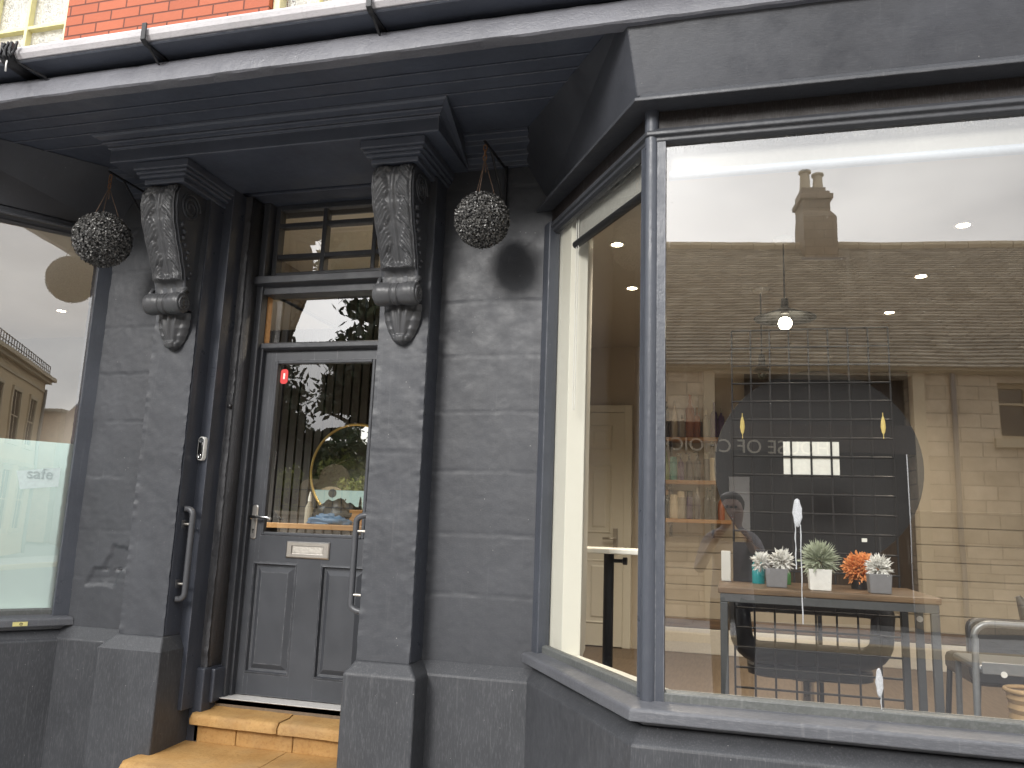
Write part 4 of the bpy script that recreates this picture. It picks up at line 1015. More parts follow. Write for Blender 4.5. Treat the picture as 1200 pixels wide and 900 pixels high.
spikes(MB(), (c[0]+.022, c[1], c[2]+.03), .036, 260, .040, .0055, .4).build('blossom', 'petal_white', t); spikes(MB(), (c[0]-.055, c[1]+.02, c[2]+.02), .032, 180, .036, .0055, .4).build('blossom', 'petal_white', t)
t, c = pot(1031, 678, 701, .082, 3.44, 'pot_grey', 'potted_flower', 'white flowers in a dark grey pot, in front of the orange flowers')
spikes(MB(), (c[0], c[1], c[2]+.02), .042, 300, .038, .006, .45).build('blossom', 'petal_white', t)
t, c = pot(1009, 683, 694, .08, 3.66, 'black', 'potted_flower', 'round bush of orange flowers at right end of console table', square=False)
spikes(MB(), (c[0], c[1], c[2]+.045), .088, 900, .030, .006, .1).build('blossom', 'petal_orange', t)
for px, Y, h, r, m, lb in ((889, 3.68, .13, .026, 'teal_glass', 'teal glass bottle beside the left white flowers'), (921, 3.72, .08, .022, 'green_glass', 'small green glass bottle right of the left grey pot')):
    p = at(px, 690, Y); t = thing('glass_bottle', lb, 'bottle', (p.x, Y, TZ)); MB().lathe([(1e-4, .001), (r, .001), (r, h*.6), (r*.5, h*.8), (r*.45, h), (1e-4, h)], (p.x, Y, TZ), 14).build('bottle_body', m, t, smooth='auto')
p = at(851, 686, 3.75); t = thing('card_holder', 'small white upright box at left end of the console table', 'box', (p.x, 3.75, TZ)); MB().box(p.x-.02, p.x+.02, 3.73, 3.77, TZ+.001, TZ+.13).build('box_shell', 'white', t, bevel=.003)
p = at(872, 688, 3.84); t = thing('black_crate', 'black slotted crate at the back of console table, left end', 'crate', (p.x, 3.80, TZ))
mb = MB().box(p.x-.045, p.x+.045, 3.77, 3.775, TZ+.001, TZ+.17).box(p.x-.045, p.x+.045, 3.865, 3.87, TZ+.001, TZ+.17).box(p.x-.045, p.x-.04, 3.775, 3.865, TZ+.001, TZ+.17).box(p.x+.04, p.x+.045, 3.775, 3.865, TZ+.001, TZ+.17).box(p.x-.04, p.x+.04, 3.775, 3.865, TZ+.001, TZ+.008); mb.build('crate_shell', 'black', t)
# round mirror on a stand
c = at(956, 548, 4.42)
t = thing('round_mirror', 'large round dark mirror standing behind the wire grid', 'mirror', (c.x, 4.42, FZ))
MB().lathe([(1e-4, -.012), (.492, -.012), (.492, -.010), (1e-4, -.010)], (c.x, 4.42, c.z), 64, 'Y').build('mirror_glass', 'dark_mirror', t)
MB().lathe([(.490, -.014), (.505, -.014), (.508, .006), (.490, .014), (1e-4, .014), (1e-4, -.008), (.489, -.008)], (c.x, 4.42, c.z), 64, 'Y').build('mirror_rim', 'black_metal', t, smooth='auto')
MB().tube([(c.x, 4.45, FZ+.03), (c.x, 4.45, c.z+.1)], .011, 8).build('mirror_post', 'black_metal', t); MB().box(c.x-.28, c.x+.28, 4.30, 4.60, FZ, FZ+.028).build('mirror_base', 'black_metal', t, bevel=.006)
# salon chair seen through the grid
CY = 4.10; x0, x1, zt, zb = .015, .685, -.285, -.560
t = thing('salon_chair', 'black salon chair with looped arms on chrome pedestal', 'chair', (.36, 4.4, FZ))
pts = []
for (cx_, cz_, a0) in ((x1-.10, zt-.05, 90), (x1-.11, zb+.11, 0), (x0+.11, zb+.11, -90), (x0+.10, zt-.05, -180)):
    for k in range(7):
        a = math.radians(a0-90*k/6); pts.append((cx_+.085*math.cos(a), CY+.05, cz_+(.085 if a0 in (0, -90) else .035)*math.sin(a)))
pts.append(pts[0])
mb = MB().tube(pts, .052, 14); mb.build('arm_loop', 'leather', t, smooth=True)
rb = lambda k, z: rrect(.35, 4.42, .28*k, .27*k, .09, z, 6)
def flat(z, k): return [(x, y2, z) for x, _, y2 in rrect(.35, 4.40, .285*k, .27*k, .09, 0, 6)]
MB().loft([flat(-.65, .9), flat(-.64, .98), flat(-.60, .98), flat(-.58, .9), flat(-.575, .6)]).build('seat', 'leather', t, smooth='auto')
MB().lathe([(1e-4, FZ+.002), (.22, FZ+.002), (.215, FZ+.018), (.05, FZ+.035), (.03, FZ+.06), (.03, -.68), (.11, -.67), (.11, -.655), (1e-4, -.655)], (.35, 4.36, 0), 28).build('pedestal', 'chrome', t, smooth='auto')
# pale tubular chair at the far right
t = thing('metal_chair', 'pale grey tubular metal chair near the right edge of the wide window', 'chair', (1.03, 3.6, FZ))
for y in (3.44,):
    xa, xb = .862, 1.22; pts = [(xa-.012, y-.01, FZ), (xa, y, -.45), (xa+.004, y, -.34)]
    for k in range(7):
        a = math.radians(180-90*k/6); pts.append((xa+.06+.06*math.cos(a), y, -.335+.05*math.sin(a)))
    for k in range(7):
        a = math.radians(90-90*k/6); pts.append((xb-.06+.06*math.cos(a), y, -.335+.05*math.sin(a)))
    pts += [(xb, y, -.45), (xb+.012, y-.01, FZ)]
    MB().tube(pts, .0125, 10).build('back_frame', 'pale_metal', t, smooth='auto')
MB().box(.868, 1.214, 3.446, 3.80, -.462, -.435).build('seat', 'pale_metal', t, bevel=.012); MB().box(.88, 1.20, 3.425, 3.432, -.463, -.42).build('seat_apron', 'pale_metal', t, bevel=.003)
for x in (.885, 1.197): MB().tube([(x, 3.78, -.46), (x, 3.83, FZ)], .012, 8).build('leg', 'pale_metal', t, smooth='auto')
c = at(1177, 791, 3.42); MB().lathe([(1e-4, 0), (.011, 0), (.011, -.003), (1e-4, -.003)], (c.x, 3.424, c.z), 12, 'Y').build('round_label', 'white_plastic', t)
t = thing('black_chair', 'low black chair behind the pale tubular chair', 'chair', (1.5, 4.5, FZ))
MB().loft([[(x, y_, z) for x, y_, z in rrect(1.37, -.475, .33, .145, .05, 4.25)], [(x, y_, z) for x, y_, z in rrect(1.37, -.475, .33, .145, .05, 4.30)]]).build('backrest', 'leather', t, bevel=.012)
MB().box(1.06, 1.68, 4.31, 4.82, -.64, -.54).build('seat', 'leather', t, bevel=.03)
for x in (1.08, 1.66):
    for y in (4.28, 4.78): MB().tube([(x, y, -.6), (x+(.03 if x > 1.3 else -.03), y, FZ)], .014, 8).build('leg', 'black_metal', t)
p = at(1192, 825, 3.36); t = thing('wicker_basket', 'small wicker basket in the bottom right corner of the window', 'basket', (p.x+.05, 3.36, FZ))
mb = MB(); rings = []
for k in range(25):
    z = FZ+.06+(k/24)*.40; r = .055+.03*k/24+.004*math.sin(k*math.pi*.98); rings.append([(p.x+.055+(r+.002*math.sin(a*9+k*3))*math.cos(2*math.pi*a/20), 3.36+(r+.002*math.sin(a*9+k*3))*math.sin(2*math.pi*a/20), z) for a in range(20)])
mb.loft(rings); mb.build('basket_weave', 'wicker', t, smooth='auto'); MB().tube([(p.x+.055+.09*math.cos(q*.33), 3.36+.09*math.sin(q*.33), FZ+.47) for q in range(20)], .008, 8).build('basket_rim', 'wicker', t, smooth=True)
MB().box(p.x-.03, p.x+.14, 3.30, 3.42, FZ, FZ+.058).build('basket_stand', 'table_wood', t)
p = at(1196, 706, 4.6); t = thing('desk_lamp', 'black angled lamp head at the right edge above the chairs', 'lamp', (p.x+.1, 4.6, FZ))
MB().tube([(p.x-.01, 4.6, p.z+.03), (p.x+.03, 4.6, p.z-.06), (p.x+.10, 4.6, p.z-.09)], .03, 10, radii=[.012, .05, .02]).build('lamp_head', 'black_metal', t, smooth='auto'); MB().tube([(p.x+.10, 4.6, p.z-.09), (p.x+.14, 4.6, FZ)], .012, 8).lathe([(1e-4, FZ), (.12, FZ), (.12, FZ+.02), (1e-4, FZ+.02)], (p.x+.14, 4.6, 0), 16).build('lamp_stand', 'black_metal', t)
# small pedestal table behind the narrow angled pane
p = at(716, 645, 4.3)
t = thing('pedestal_table', 'small white topped pedestal table on a black pole behind the angled pane', 'table', (p.x, 4.3, FZ))
MB().box(p.x-.20, p.x+.20, 4.12, 4.5, -.112, -.086).build('table_top', 'white', t, bevel=.006); MB().lathe([(1e-4, FZ), (.16, FZ), (.16, FZ+.012), (.03, FZ+.02), (.027, FZ+.05), (.027, -.113), (1e-4, -.113)], (p.x-.01, 4.3, 0), 18).build('pole', 'black_metal', t, smooth='auto'); MB().lathe([(.01, 0), (.01, .05), (.02, .055), (.02, .075), (1e-4, .075)], (p.x+.01, 4.3, -.15), 10, 'X').build('knob', 'black', t)
# ------------------------------------------------------------------ hall, seen through the door
c = at(415, 553, 6.15)
t = thing('wall_mirror', 'round brass rimmed mirror on the dark slatted wall behind the door', 'mirror', (c.x, 6.15, c.z))
MB().lathe([(1e-4, -.012), (.395, -.012), (.395, .0), (1e-4, .0)], (c.x, 6.16, c.z), 72, 'Y').build('mirror_glass', 'mirror', t)
MB().tube([(c.x+.398*math.cos(k*2*math.pi/72), 6.152, c.z+.398*math.sin(k*2*math.pi/72)) for k in range(73)], .013, 8).build('mirror_rim', 'brass', t, smooth=True)
sx, sz = at(389, 578, 6.14).x, at(389, 578, 6.14).z
st_ = MB().lathe([(1e-4, -.004), (.036, -.004), (.036, -.002), (1e-4, -.002)], (sx, 6.148, sz), 24, 'Y').build('round_emblem', 'grey_metal', t)
mb = MB()
for k in range(4): mb.tube([(sx+.05+.022*k, 6.145, sz-.135+.024*k), (sx+.062+.022*k, 6.145, sz-.115+.024*k)], .004, 6)
mb.build('small_mark', 'black', t)
t = thing('hall_bench', 'tall hall shelf with an orange plank top behind the door glass', 'bench', (-2.95, 5.72, FZ))
MB().box(-3.62, -2.30, 5.60, 5.92, -.068, -.028).build('bench_top', 'shelf_wood', t, bevel=.004)
for x in (-3.58, -2.38): MB().box(x, x+.04, 5.62, 5.90, FZ, -.069).build('bench_leg', 'black_metal', t)
def heap(c, rx, ry, rz, m, name, label, cat, seed):
    mb = MB(); n, w = 26, 36; rings = []
    for i in range(n+1):
        a = math.pi*i/n; ring = []
        for k in range(w):
            b = 2*math.pi*k/w; d = Vector((math.sin(a)*math.cos(b), math.sin(a)*math.sin(b), math.cos(a))); q = 1+.32*fb(d.x*2.2+seed, d.y*2.2, d.z*2.2)+.10*abs(fb(d.x*6, d.y*6+seed, d.z*6))
            z = c[2]+max(0.001, rz*(d.z*q+.0)) if d.z > 0 else c[2]+.001
            ring.append((c[0]+rx*d.x*q, c[1]+ry*d.y*q, z))
        rings.append(ring)
    mb.loft(rings, cap=False); o = mb.build(name, m, None, smooth=True, loc=c); return tag(o, label, cat)
p = at(392, 600, 5.74); heap((p.x, 5.76, -.027), .22, .12, .17, 'black_cloth', 'black_coat', 'crumpled black coat heaped on the hall shelf', 'coat', 3)
p = at(383, 614, 5.62); heap((p.x, 5.66, -.024), .17, .05, .075, 'blue_cloth', 'blue_scarf', 'crumpled blue cloth lying in front of the black coat', 'cloth', 8)
p = at(362, 600, 5.7); t = thing('spray_bottle', 'tall pale bottle with pointed cap on the hall shelf', 'bottle', (p.x, 5.7, -.028)); MB().lathe([(1e-4, 0), (.03, 0), (.032, .01), (.032, .12), (.014, .16), (.014, .17), (1e-4, .17)], (p.x, 5.7, -.027), 14).build('bottle_body', 'b_clear', t, smooth='auto'); MB().lathe([(.015, .172), (.013, .20), (.004, .245), (1e-4, .245)], (p.x, 5.7, -.027), 12).build('bottle_cap', 'white_plastic', t, smooth='auto')
p = at(420, 613, 5.75); t = thing('wooden_box', 'plain wooden box at right end of the hall shelf', 'box', (p.x, 5.75, -.027)); MB().box(p.x-.05, p.x+.06, 5.68, 5.82, -.027, .09).build('box_shell', 'shelf_wood', t, bevel=.004)
# ------------------------------------------------------------------ lettering helper and sticker on the left pane
def text_mesh(body, size, depth):
    cu = bpy.data.curves.new('lettering', 'FONT'); cu.body = body; cu.size = size; cu.extrude = depth; cu.align_x = 'CENTER'
    o = bpy.data.objects.new('lettering', cu); COL.objects.link(o)
    dg = bpy.context.evaluated_depsgraph_get(); me = bpy.data.meshes.new_from_object(o.evaluated_get(dg)); bpy.data.objects.remove(o); bpy.data.curves.remove(cu); return me
def left_glass(t, z, o=.006):
    s = station(o, True); a, b = Vector(s[0]), Vector(s[1]); d = (b-a).normalized(); return a+d*t, d
c, d = left_glass(.10, 0); n = Vector((-d.y, d.x)); n = n if n.y < 0 else -n
a1, a2 = c, c+d*.185
mb = MB().add([(a1.x, a1.y, .135), (a2.x, a2.y, .11), (a2.x-d.x*-.03, a2.y-d.y*-.03, .23-.02), (a1.x, a1.y, .245)], [(0, 1, 2, 3)])
M['sticker_pale'] = simple('pale mint sticker', (.58, .68, .66), .5); M['sticker_ink'] = simple('faded grey ink', (.42, .50, .49), .5)
stk = P(mb, 'window_sticker', 'sticker_pale', BL, recalc=False)
me = text_mesh('safe', .085, .0006); o = bpy.data.objects.new('sticker_word', me); COL.objects.link(o); me.materials.append(M['sticker_ink']); o.parent = stk
m_ = c+d*.10+n*.002; o.matrix_basis = Matrix(((-d.x, 0, n.x, m_.x+1.6), (-d.y, 0, n.y, m_.y-3.86), (0, 1, 0, .175+H), (0, 0, 0, 1)))
# two pale splashes with runs on the outside of the wide pane
def splash(px, py0, py1, wpx, drips, label):
    Y = 2.962; a, b = at(px, py0, Y), at(px, py1, Y); w = abs(at(px+wpx, py0, Y).x-a.x)/2; mb = MB(); cz, hz = (a.z+b.z)/2, (a.z-b.z)/2
    ring = lambda k, y: [(a.x+w*k*math.cos(q*.349)*(1+.12*math.sin(q*2.3)), y, cz+hz*k*math.sin(q*.349)) for q in range(18)]
    mb.loft([ring(1, Y+.004), ring(.9, Y), ring(.5, Y-.001)])
    for dx, L, r in drips:
        n = 9; pts = [(a.x+dx+.001*math.sin(k*1.7), Y+.002, b.z+.01-L*k/n) for k in range(n+1)]
        mb.tube(pts, r, 6, radii=[r*(.5+.6*abs(math.sin(k*2.2+dx*300))) for k in range(n+1)])
    P(mb, 'white_splash', 'splash', BR, smooth='auto')
M['splash'] = simple('dried white splash', (.40, .41, .42), .6, 0, .8, 300, .45)
splash(934, 584, 618, 11, ((-.008, .15, .0022), (.009, .33, .002)), '')
splash(1030, 783, 818, 9, ((.003, .075, .002),), '')
# ------------------------------------------------------------------ across the street (seen in the glass)
def refl(px, py, Yg, Yo): return at(px, py, 2*Yg-Yo)
HY = -8.0
t = thing('stone_house', 'low sandstone house with stone slate roof and tall chimney reflected in the wide window', 'house', (0, HY, GZ))
YAW = math.radians(-8); t.rotation_euler.z = YAW
hx0, hx1 = -2.0, 9.6; EZ = 2.84; RYY = -12.6; RZZ = 6.62
holes = [(-.25, 2.93, GZ, 2.70), (4.27, 5.25, 1.70, 2.62), (7.4, 8.3, 1.6, 2.6)]
wallholes(MB(), hx0, hx1, GZ, EZ+.05, holes, HY-.35, HY).build('front_wall', 'ashlar', t)
MB().loft([[(hx0, HY-.35, GZ), (hx0, RYY*2-HY, GZ), (hx0, RYY*2-HY, EZ), (hx0, RYY, RZZ-.12), (hx0, HY-.35, EZ)], [(hx0+.3, HY-.35, GZ), (hx0+.3, RYY*2-HY, GZ), (hx0+.3, RYY*2-HY, EZ), (hx0+.3, RYY, RZZ-.12), (hx0+.3, HY-.35, EZ)]]).build('gable_wall', 'ashlar', t)
def roof_sheet():
    mb = MB(); n = 44; x0, x1 = hx0-.15, hx1+.1
    for k in range(n):
        f0, f1 = k/n, (k+1)/n; y0 = HY+.22+(RYY-HY-.22)*f0; y1 = HY+.22+(RYY-HY-.22)*f1-.03; z0 = EZ+.0+(RZZ-EZ)*f0; z1 = EZ+(RZZ-EZ)*f1
        mb.loft([[(x, y0, z0+.004+.005*fb(x*3, k, 1)) , (x, y1, z1-.006), (x, y1, z1-.05), (x, y0, z0-.016)] for x in [x0+(x1-x0)*i/40 for i in range(41)]])
    mb.loft([[(x, RYY, RZZ), (x, RYY-.05, RZZ-.03), (x, 2*RYY-HY, EZ), (x, 2*RYY-HY, EZ-.06), (x, RYY, RZZ-.12)] for x in (x0, x1)])
    return mb
RF = roof_sheet().build('roof', 'slate', t)
mb = MB()
for i in range(31): mb.tube([(hx0-.1+.47*i, RYY, RZZ+.02), (hx0-.1+.47*i+.455, RYY, RZZ+.02)], .11, 8)
mb.build('ridge_tiles', 'stone_trim', RF)
a, b = refl(936, 293, 2.97, RYY), refl(976, 293, 2.97, RYY); top = refl(944, 195, 2.97, RYY).z; cx0, cx1 = a.x+.68, b.x+.68; cw = cx1-cx0; zt = top
mb = MB().box(cx0, cx1, RYY-.4, RYY+.55, RZZ-1.5, RZZ+.55).box(cx0+.02, cx1-.10, RYY-.38, RYY+.4, RZZ+.55, zt-.62).box(cx0-.04, cx1-.04, RYY-.44, RYY+.46, zt-.82, zt-.70).box(cx0+.02, cx1-.16, RYY-.36, RYY+.3, zt-.62, zt-.5)
mb.loft([[(cx0-.0, RYY-.4, RZZ+.55), (cx1, RYY-.4, RZZ+.55), (cx1, RYY+.55, RZZ+.55), (cx0, RYY+.55, RZZ+.55)], [(cx0+.02, RYY-.38, RZZ+.75), (cx1-.1, RYY-.38, RZZ+.75), (cx1-.1, RYY+.4, RZZ+.75), (cx0+.02, RYY+.4, RZZ+.75)]])
CH = mb.build('chimney', 'chimney_stone', t, bevel=.02)
for px_, hh in ((cx0+.17, .5), (cx0+.46, .42)): MB().lathe([(1e-4, zt-.5), (.14, zt-.5), (.12, zt-.42), (.105, zt-.5+hh*.86), (.14, zt-.5+hh*.9), (.14, zt-.5+hh), (.09, zt-.5+hh), (1e-4, zt-.5+hh-.05)], (px_, RYY, 0), 16).build('chimney_pot', 'stone_trim', CH, smooth='auto')
MB().box(cx0-.1, cx1+.12, RYY+.552, RYY+.66, RZZ-.60, RZZ-.48).build('flashing', 'lead', CH)
def hwin(x0, x1, z0, z1, lbl=None):
    f = MB().box(x0-.0, x0+.07, HY-.22, HY-.14, z0, z1).box(x1-.07, x1, HY-.22, HY-.14, z0, z1).box(x0+.07, x1-.07, HY-.22, HY-.14, z0, z0+.07).box(x0+.07, x1-.07, HY-.22, HY-.14, z1-.07, z1).box((x0+x1)/2-.02, (x0+x1)/2+.02, HY-.215, HY-.145, z0+.07, z1-.07).box(x0+.07, x1-.07, HY-.216, HY-.146, z0+(z1-z0)*.62, z0+(z1-z0)*.62+.035).build('window', 'stone_trim', t)
    MB().box(x0+.01, x1-.01, HY-.20, HY-.19, z0+.01, z1-.01).build('pane', 'window_dark', f)
    MB().box(x0-.12, x1+.12, HY-.15, HY+.07, z0-.14, z0-.002).build('sill', 'stone_trim', f)
hwin(4.27, 5.25, 1.70, 2.62); hwin(7.4, 8.3, 1.6, 2.6)
MB().box(-.25, 2.93, HY-.6, HY-.4, GZ, 2.75).build('carriage_door', 'slat', t)
MB().box(2.93, 3.12, HY+.001, HY+.06, GZ, 2.80).box(-.44, -.25, HY+.001, HY+.06, GZ, 2.80).box(-.25, 2.93, HY+.001, HY+.06, 2.70, 2.80).build('door_surround', 'stone_trim', t, bevel=.01)
MB().box(.02, .36, HY-.39, HY-.37, GZ+.3, 1.0).build('door_glazing', 'net', t)
MB().extx([(HY+.02, EZ-.10), (HY+.16, EZ-.06), (HY+.18, EZ+.0), (HY+.02, EZ+.0)], hx0, hx1).build('eaves_gutter', 'stone_trim', t)
mb = MB().tube([(3.55, HY+.05, EZ-.1), (3.55, HY+.05, GZ)], .045, 8); mb.build('downpipe', 'lead', t)
MB().box(-1.6, 2.93, HY+.004, HY+.048, 1.42, 1.86).build('sign_board', 'dark_timber', t)
# raised lettering on the house
me = text_mesh('HOUSE OF CHOICE', .31, .012); c = refl(872, 527, 2.97, HY)
o = bpy.data.objects.new('lettering', me); COL.objects.link(o); me.materials.append(M['letters'])
o.matrix_world = Matrix.Translation((0, HY, 0)) @ Matrix.Rotation(YAW, 4, 'Z') @ Matrix(((-1, 0, 0, c.x), (0, 0, 1, .062), (0, 1, 0, c.z-.05+H), (0, 0, 0, 1))); tag(o, 'raised sign letters on the sandstone wall, mirrored in the wide window', 'sign')
# churchyard
struct(MB().box(-45, -2.3, -45, -8.3, GZ-.2, .02).build('churchyard_ground', 'grass'))
t = thing('churchyard_wall', 'low stone retaining wall with railings in front of the churchyard', 'wall', (-12, -8.2, GZ)); MB().box(-40, -2.2, -8.4, -8.05, GZ, .10).build('wall_stone', 'ashlar', t, bevel=.01); MB().box(-40, -2.2, -8.45, -8.0, .101, .18).build('coping', 'stone_trim', t, bevel=.01)
mb = MB(); x = -26.
while x < -2.4: mb.tube([(x, -8.22, .18), (x, -8.22, .75)], .012, 5); x += .22
mb.tube([(-26, -8.22, .68), (-2.4, -8.22, .68)], .014, 5).tube([(-26, -8.22, .30), (-2.4, -8.22, .30)], .014, 5); mb.build('railings', 'black_metal', t)
def grave(x, y, w, h, kind, label):
    t = thing('gravestone', label, 'gravestone', (x, y, .02), 'churchyard gravestones'); th = .06
    pr = [(-w/2, 0), (w/2, 0), (w/2, h*.75)]
    for k in range(9):
        a = math.pi*k/8; pr.append((w/2*math.cos(a), h*.75+(h*.25)*math.sin(a)*(1 if kind else .55)))
    pr.append((-w/2, h*.75)); tl = rnd(-.05, .05)
    MB().loft([[(x+px+tl*pz, y-th, .02+pz) for px, pz in pr], [(x+px+tl*pz, y+th, .02+pz) for px, pz in pr]]).build('headstone', 'gravestone', t, bevel=.012)
    MB().box(x-w/2-.08, x+w/2+.08, y-.16, y+.16, .021, .10).build('plinth_stone', 'gravestone', t, bevel=.01)
gl = ['tall round topped gravestone', 'broad shouldered gravestone', 'narrow leaning gravestone', 'short wide gravestone', 'square topped gravestone', 'small round topped gravestone', 'pale upright gravestone', 'weathered low gravestone']
for (x, y, w, h, k), lb in zip([(-9.3, -9.6, .75, 1.35, 1), (-10.25, -10.2, .7, 1.15, 0), (-8.2, -10.6, .5, 1.0, 1), (-11.6, -9.9, .8, 1.0, 1), (-7.2, -9.8, .6, 1.1, 0), (-12.8, -11, .6, .9, 1), (-9.9, -12.2, .7, 1.2, 1), (-6.3, -11.2, .7, .8, 0)],
     [gl[i]+' in the churchyard '+w_ for i, w_ in enumerate(['nearest the railings', 'beside the yellow shrub', 'left of the tallest stone', 'at the far right of the row', 'nearest the stone house', 'deep under the trees', 'behind the front row', 'closest to the house gable'])]): grave(x, y, w, h, k, lb)
def tree(x, y, h, cz, R, n, label, name='yew_tree', m='leaf_dark', leaf=.16, gaps=.35, seed=1):
    random.seed(seed); t = thing(name, label, 'tree', (x, y, .0))
    mb = MB(); pts = [(x, y, 0), (x+rnd(-.1, .1), y, h*.4), (x+rnd(-.2, .2), y+rnd(-.2, .2), h)]
    mb.tube(pts, .2, 10, radii=[.24, .17, .05]); ends = []
    for k in range(11):
        z = h*rnd(.3, .95); a = k*2.4; L = R*rnd(.6, 1.0); e = (x+L*math.cos(a), y+L*math.sin(a), z+rnd(.1, .8)); mb.tube([(x, y, z-.2), (x+L*.5*math.cos(a), y+L*.5*math.sin(a), z+.15), e], .06, 6, radii=[.09, .05, .015]); ends.append(e)
    mb.build('trunk', 'bark', t, smooth='auto')
    mb = MB(); cl = []
    for k in range(60):
        while True:
            p = Vector((rnd(-1, 1), rnd(-1, 1), rnd(-1, 1)))
            if .25 < p.length < 1: break
        cl.append((Vector((x+p.x*R, y+p.y*R, cz+p.z*R*.85)), R*rnd(.14, .30)))
    for i in range(n):
        c, r = random.choice(cl); d = Vector((random.gauss(0, .5), random.gauss(0, .5), random.gauss(0, .4)))*r; p = c+d
        u = Vector((rnd(-1, 1), rnd(-1, 1), rnd(-1, 1))).normalized(); v = u.cross(Vector((rnd(-1, 1), rnd(-1, 1), rnd(-1, 1)))).normalized(); s = leaf*rnd(.6, 1.3)
        mb.add([p-u*s, p+v*s*.42, p+u*s, p-v*s*.42], [(0, 1, 2, 3)])
    mb.build('crown', m, t, recalc=False); random.seed(seed+50)
tree(-10.1, -12.6, 3.6, 4.1, 1.45, 4600, 'dark yew tree beyond the gravestones, its crown mirrored in the door glass', seed=3)
tree(-8.2, -11.6, 4.2, 4.9, 1.9, 5200, 'tall dark yew tree nearer the stone house gable', seed=4)
tree(-14.8, -13, 3.4, 3.4, 2.2, 3600, 'broad dark tree at the far side of the churchyard', seed=5)
tree(-11.2, -10.6, .5, .75, .8, 1500, 'low yellow green shrub among the gravestones', 'shrub', 'leaf_bright', .10, seed=6)
tree(-9.9, -11.4, .6, .9, 1.0, 1500, 'taller yellow green shrub behind the gravestones', 'shrub', 'leaf_bright', .10, seed=7)
t = thing('yew_hedge', 'tall dark hedge closing the churchyard behind the gravestones', 'hedge', (-14, -15.6, .02))
random.seed(9); mb = MB()
for i in range(9000):
    x = rnd(-27, -3.2); top = 2.9+.4*fb(x*.5, 3, 1); z = .05+(top-.05)*random.random()**.8; y = -15.2+rnd(-.5, .5)+.3*fb(x, z, 2)
    u = Vector((rnd(-1, 1), rnd(-.4, .4), rnd(-1, 1))).normalized(); v = u.cross(Vector((rnd(-.4, .4), 1, rnd(-.4, .4)))).normalized(); q = rnd(.14, .26); p = Vector((x, y, z))
    mb.add([p-u*q, p+v*q*.5, p+u*q, p-v*q*.5], [(0, 1, 2, 3)])
mb.build('hedge_leaves', 'leaf_dark', t, recalc=False); MB().box(-27, -3.2, -15.9, -15.5, .021, 2.3).build('hedge_core', 'bark', t)
random.seed(21)
# houses at the end of the street, mirrored in the left pane
t = thing('cream_house', 'tall cream rendered house with cornice and roof railing, mirrored in left window', 'house', (14, -8.5, GZ))
C = Vector((17.3, -9.36)); dv = Vector((-4.82, 1.65)).normalized(); nv = Vector((dv.y, -dv.x)); nv = nv if nv.y > 0 else -nv
def ob(mb, s0, s1, o0, o1, z0, z1):
    q = [C+dv*s0+nv*o0, C+dv*s1+nv*o0, C+dv*s1+nv*o1, C+dv*s0+nv*o1]; return mb.prism([tuple(p) for p in q], z0, z1)
cz = 4.05
ob(MB(), 0, 6.6, -7, 0, GZ, cz).build('wall', 'render_cream', t)
mb = MB(); ob(mb, -.16, 6.7, -7.1, .16, cz+.001, cz+.10); ob(mb, -.28, 6.8, -7.2, .28, cz+.10, cz+.22); ob(mb, -.05, 6.65, -.3, .04, cz-.30, cz-.22); mb.build('cornice', 'stone_trim', t)
mb = MB()
for k in range(28):
    p = C+dv*(.02+.25*k)+nv*.1; mb.tube([(p.x, p.y, cz+.22), (p.x, p.y, cz+.62)], .016, 5)
for z in (cz+.60, cz+.42):
    p, q = C+nv*.1, C+dv*6.7+nv*.1; mb.tube([(p.x, p.y, z), (q.x, q.y, z)], .016, 5)
mb.build('roof_railing', 'lead', t)
for s in (.95, 2.75, 4.55):
    for z0, z1 in ((1.95, 3.35), (-.55, 1.1)):
        mb = MB(); ob(mb, s, s+.75, -.12, .012, z0, z1); f = mb.build('window', 'window_dark', t)
        mb = MB(); ob(mb, s-.09, s, .0, .05, z0, z1); ob(mb, s+.75, s+.84, .0, .05, z0, z1); ob(mb, s-.09, s+.84, .0, .06, z1+.001, z1+.11); ob(mb, s+.355, s+.395, .013, .02, z0, z1); ob(mb, s+.0, s+.75, .013, .021, (z0+z1)/2-.02, (z0+z1)/2+.02); mb.build('frame', 'stone_trim', f)
        mb = MB(); ob(mb, s-.14, s+.89, .0, .12, z0-.13, z0-.002)
        if z0 < 0: ob(mb, s-.2, s+.95, .0, .18, z1+.16, z1+.28)
        mb.build('sill', 'stone_trim', f)
mb = MB(); p = C+nv*.06+dv*.1; mb.tube([(p.x, p.y, cz-.2), (p.x, p.y, GZ)], .05, 8); mb.build('downpipe', 'lead', t)
t = thing('brick_building', 'plain brown brick building beyond the cream house', 'building', (29, -17, GZ)); MB().box(26.6, 32, -22, -14.2, GZ, 4.3).build('wall', 'brown_brick', t); MB().box(26.45, 32.1, -22.1, -14.1, 4.301, 4.42).build('roof', 'slate', t)
t = thing('dark_brick_building', 'dark red brick building at right edge of left window reflection', 'building', (23, -7.5, GZ))
q = [(25.8, -13.5), (20.3, -9.53), (17.8, -7.72), (21.5, 0), (31, -8)]
MB().prism(q, GZ, 4.12).build('wall', 'dark_brick', t); MB().prism([(x+.1*(1 if x > 22 else -1), y) for x, y in q], 4.121, 4.2).build('roof', 'lead', t)
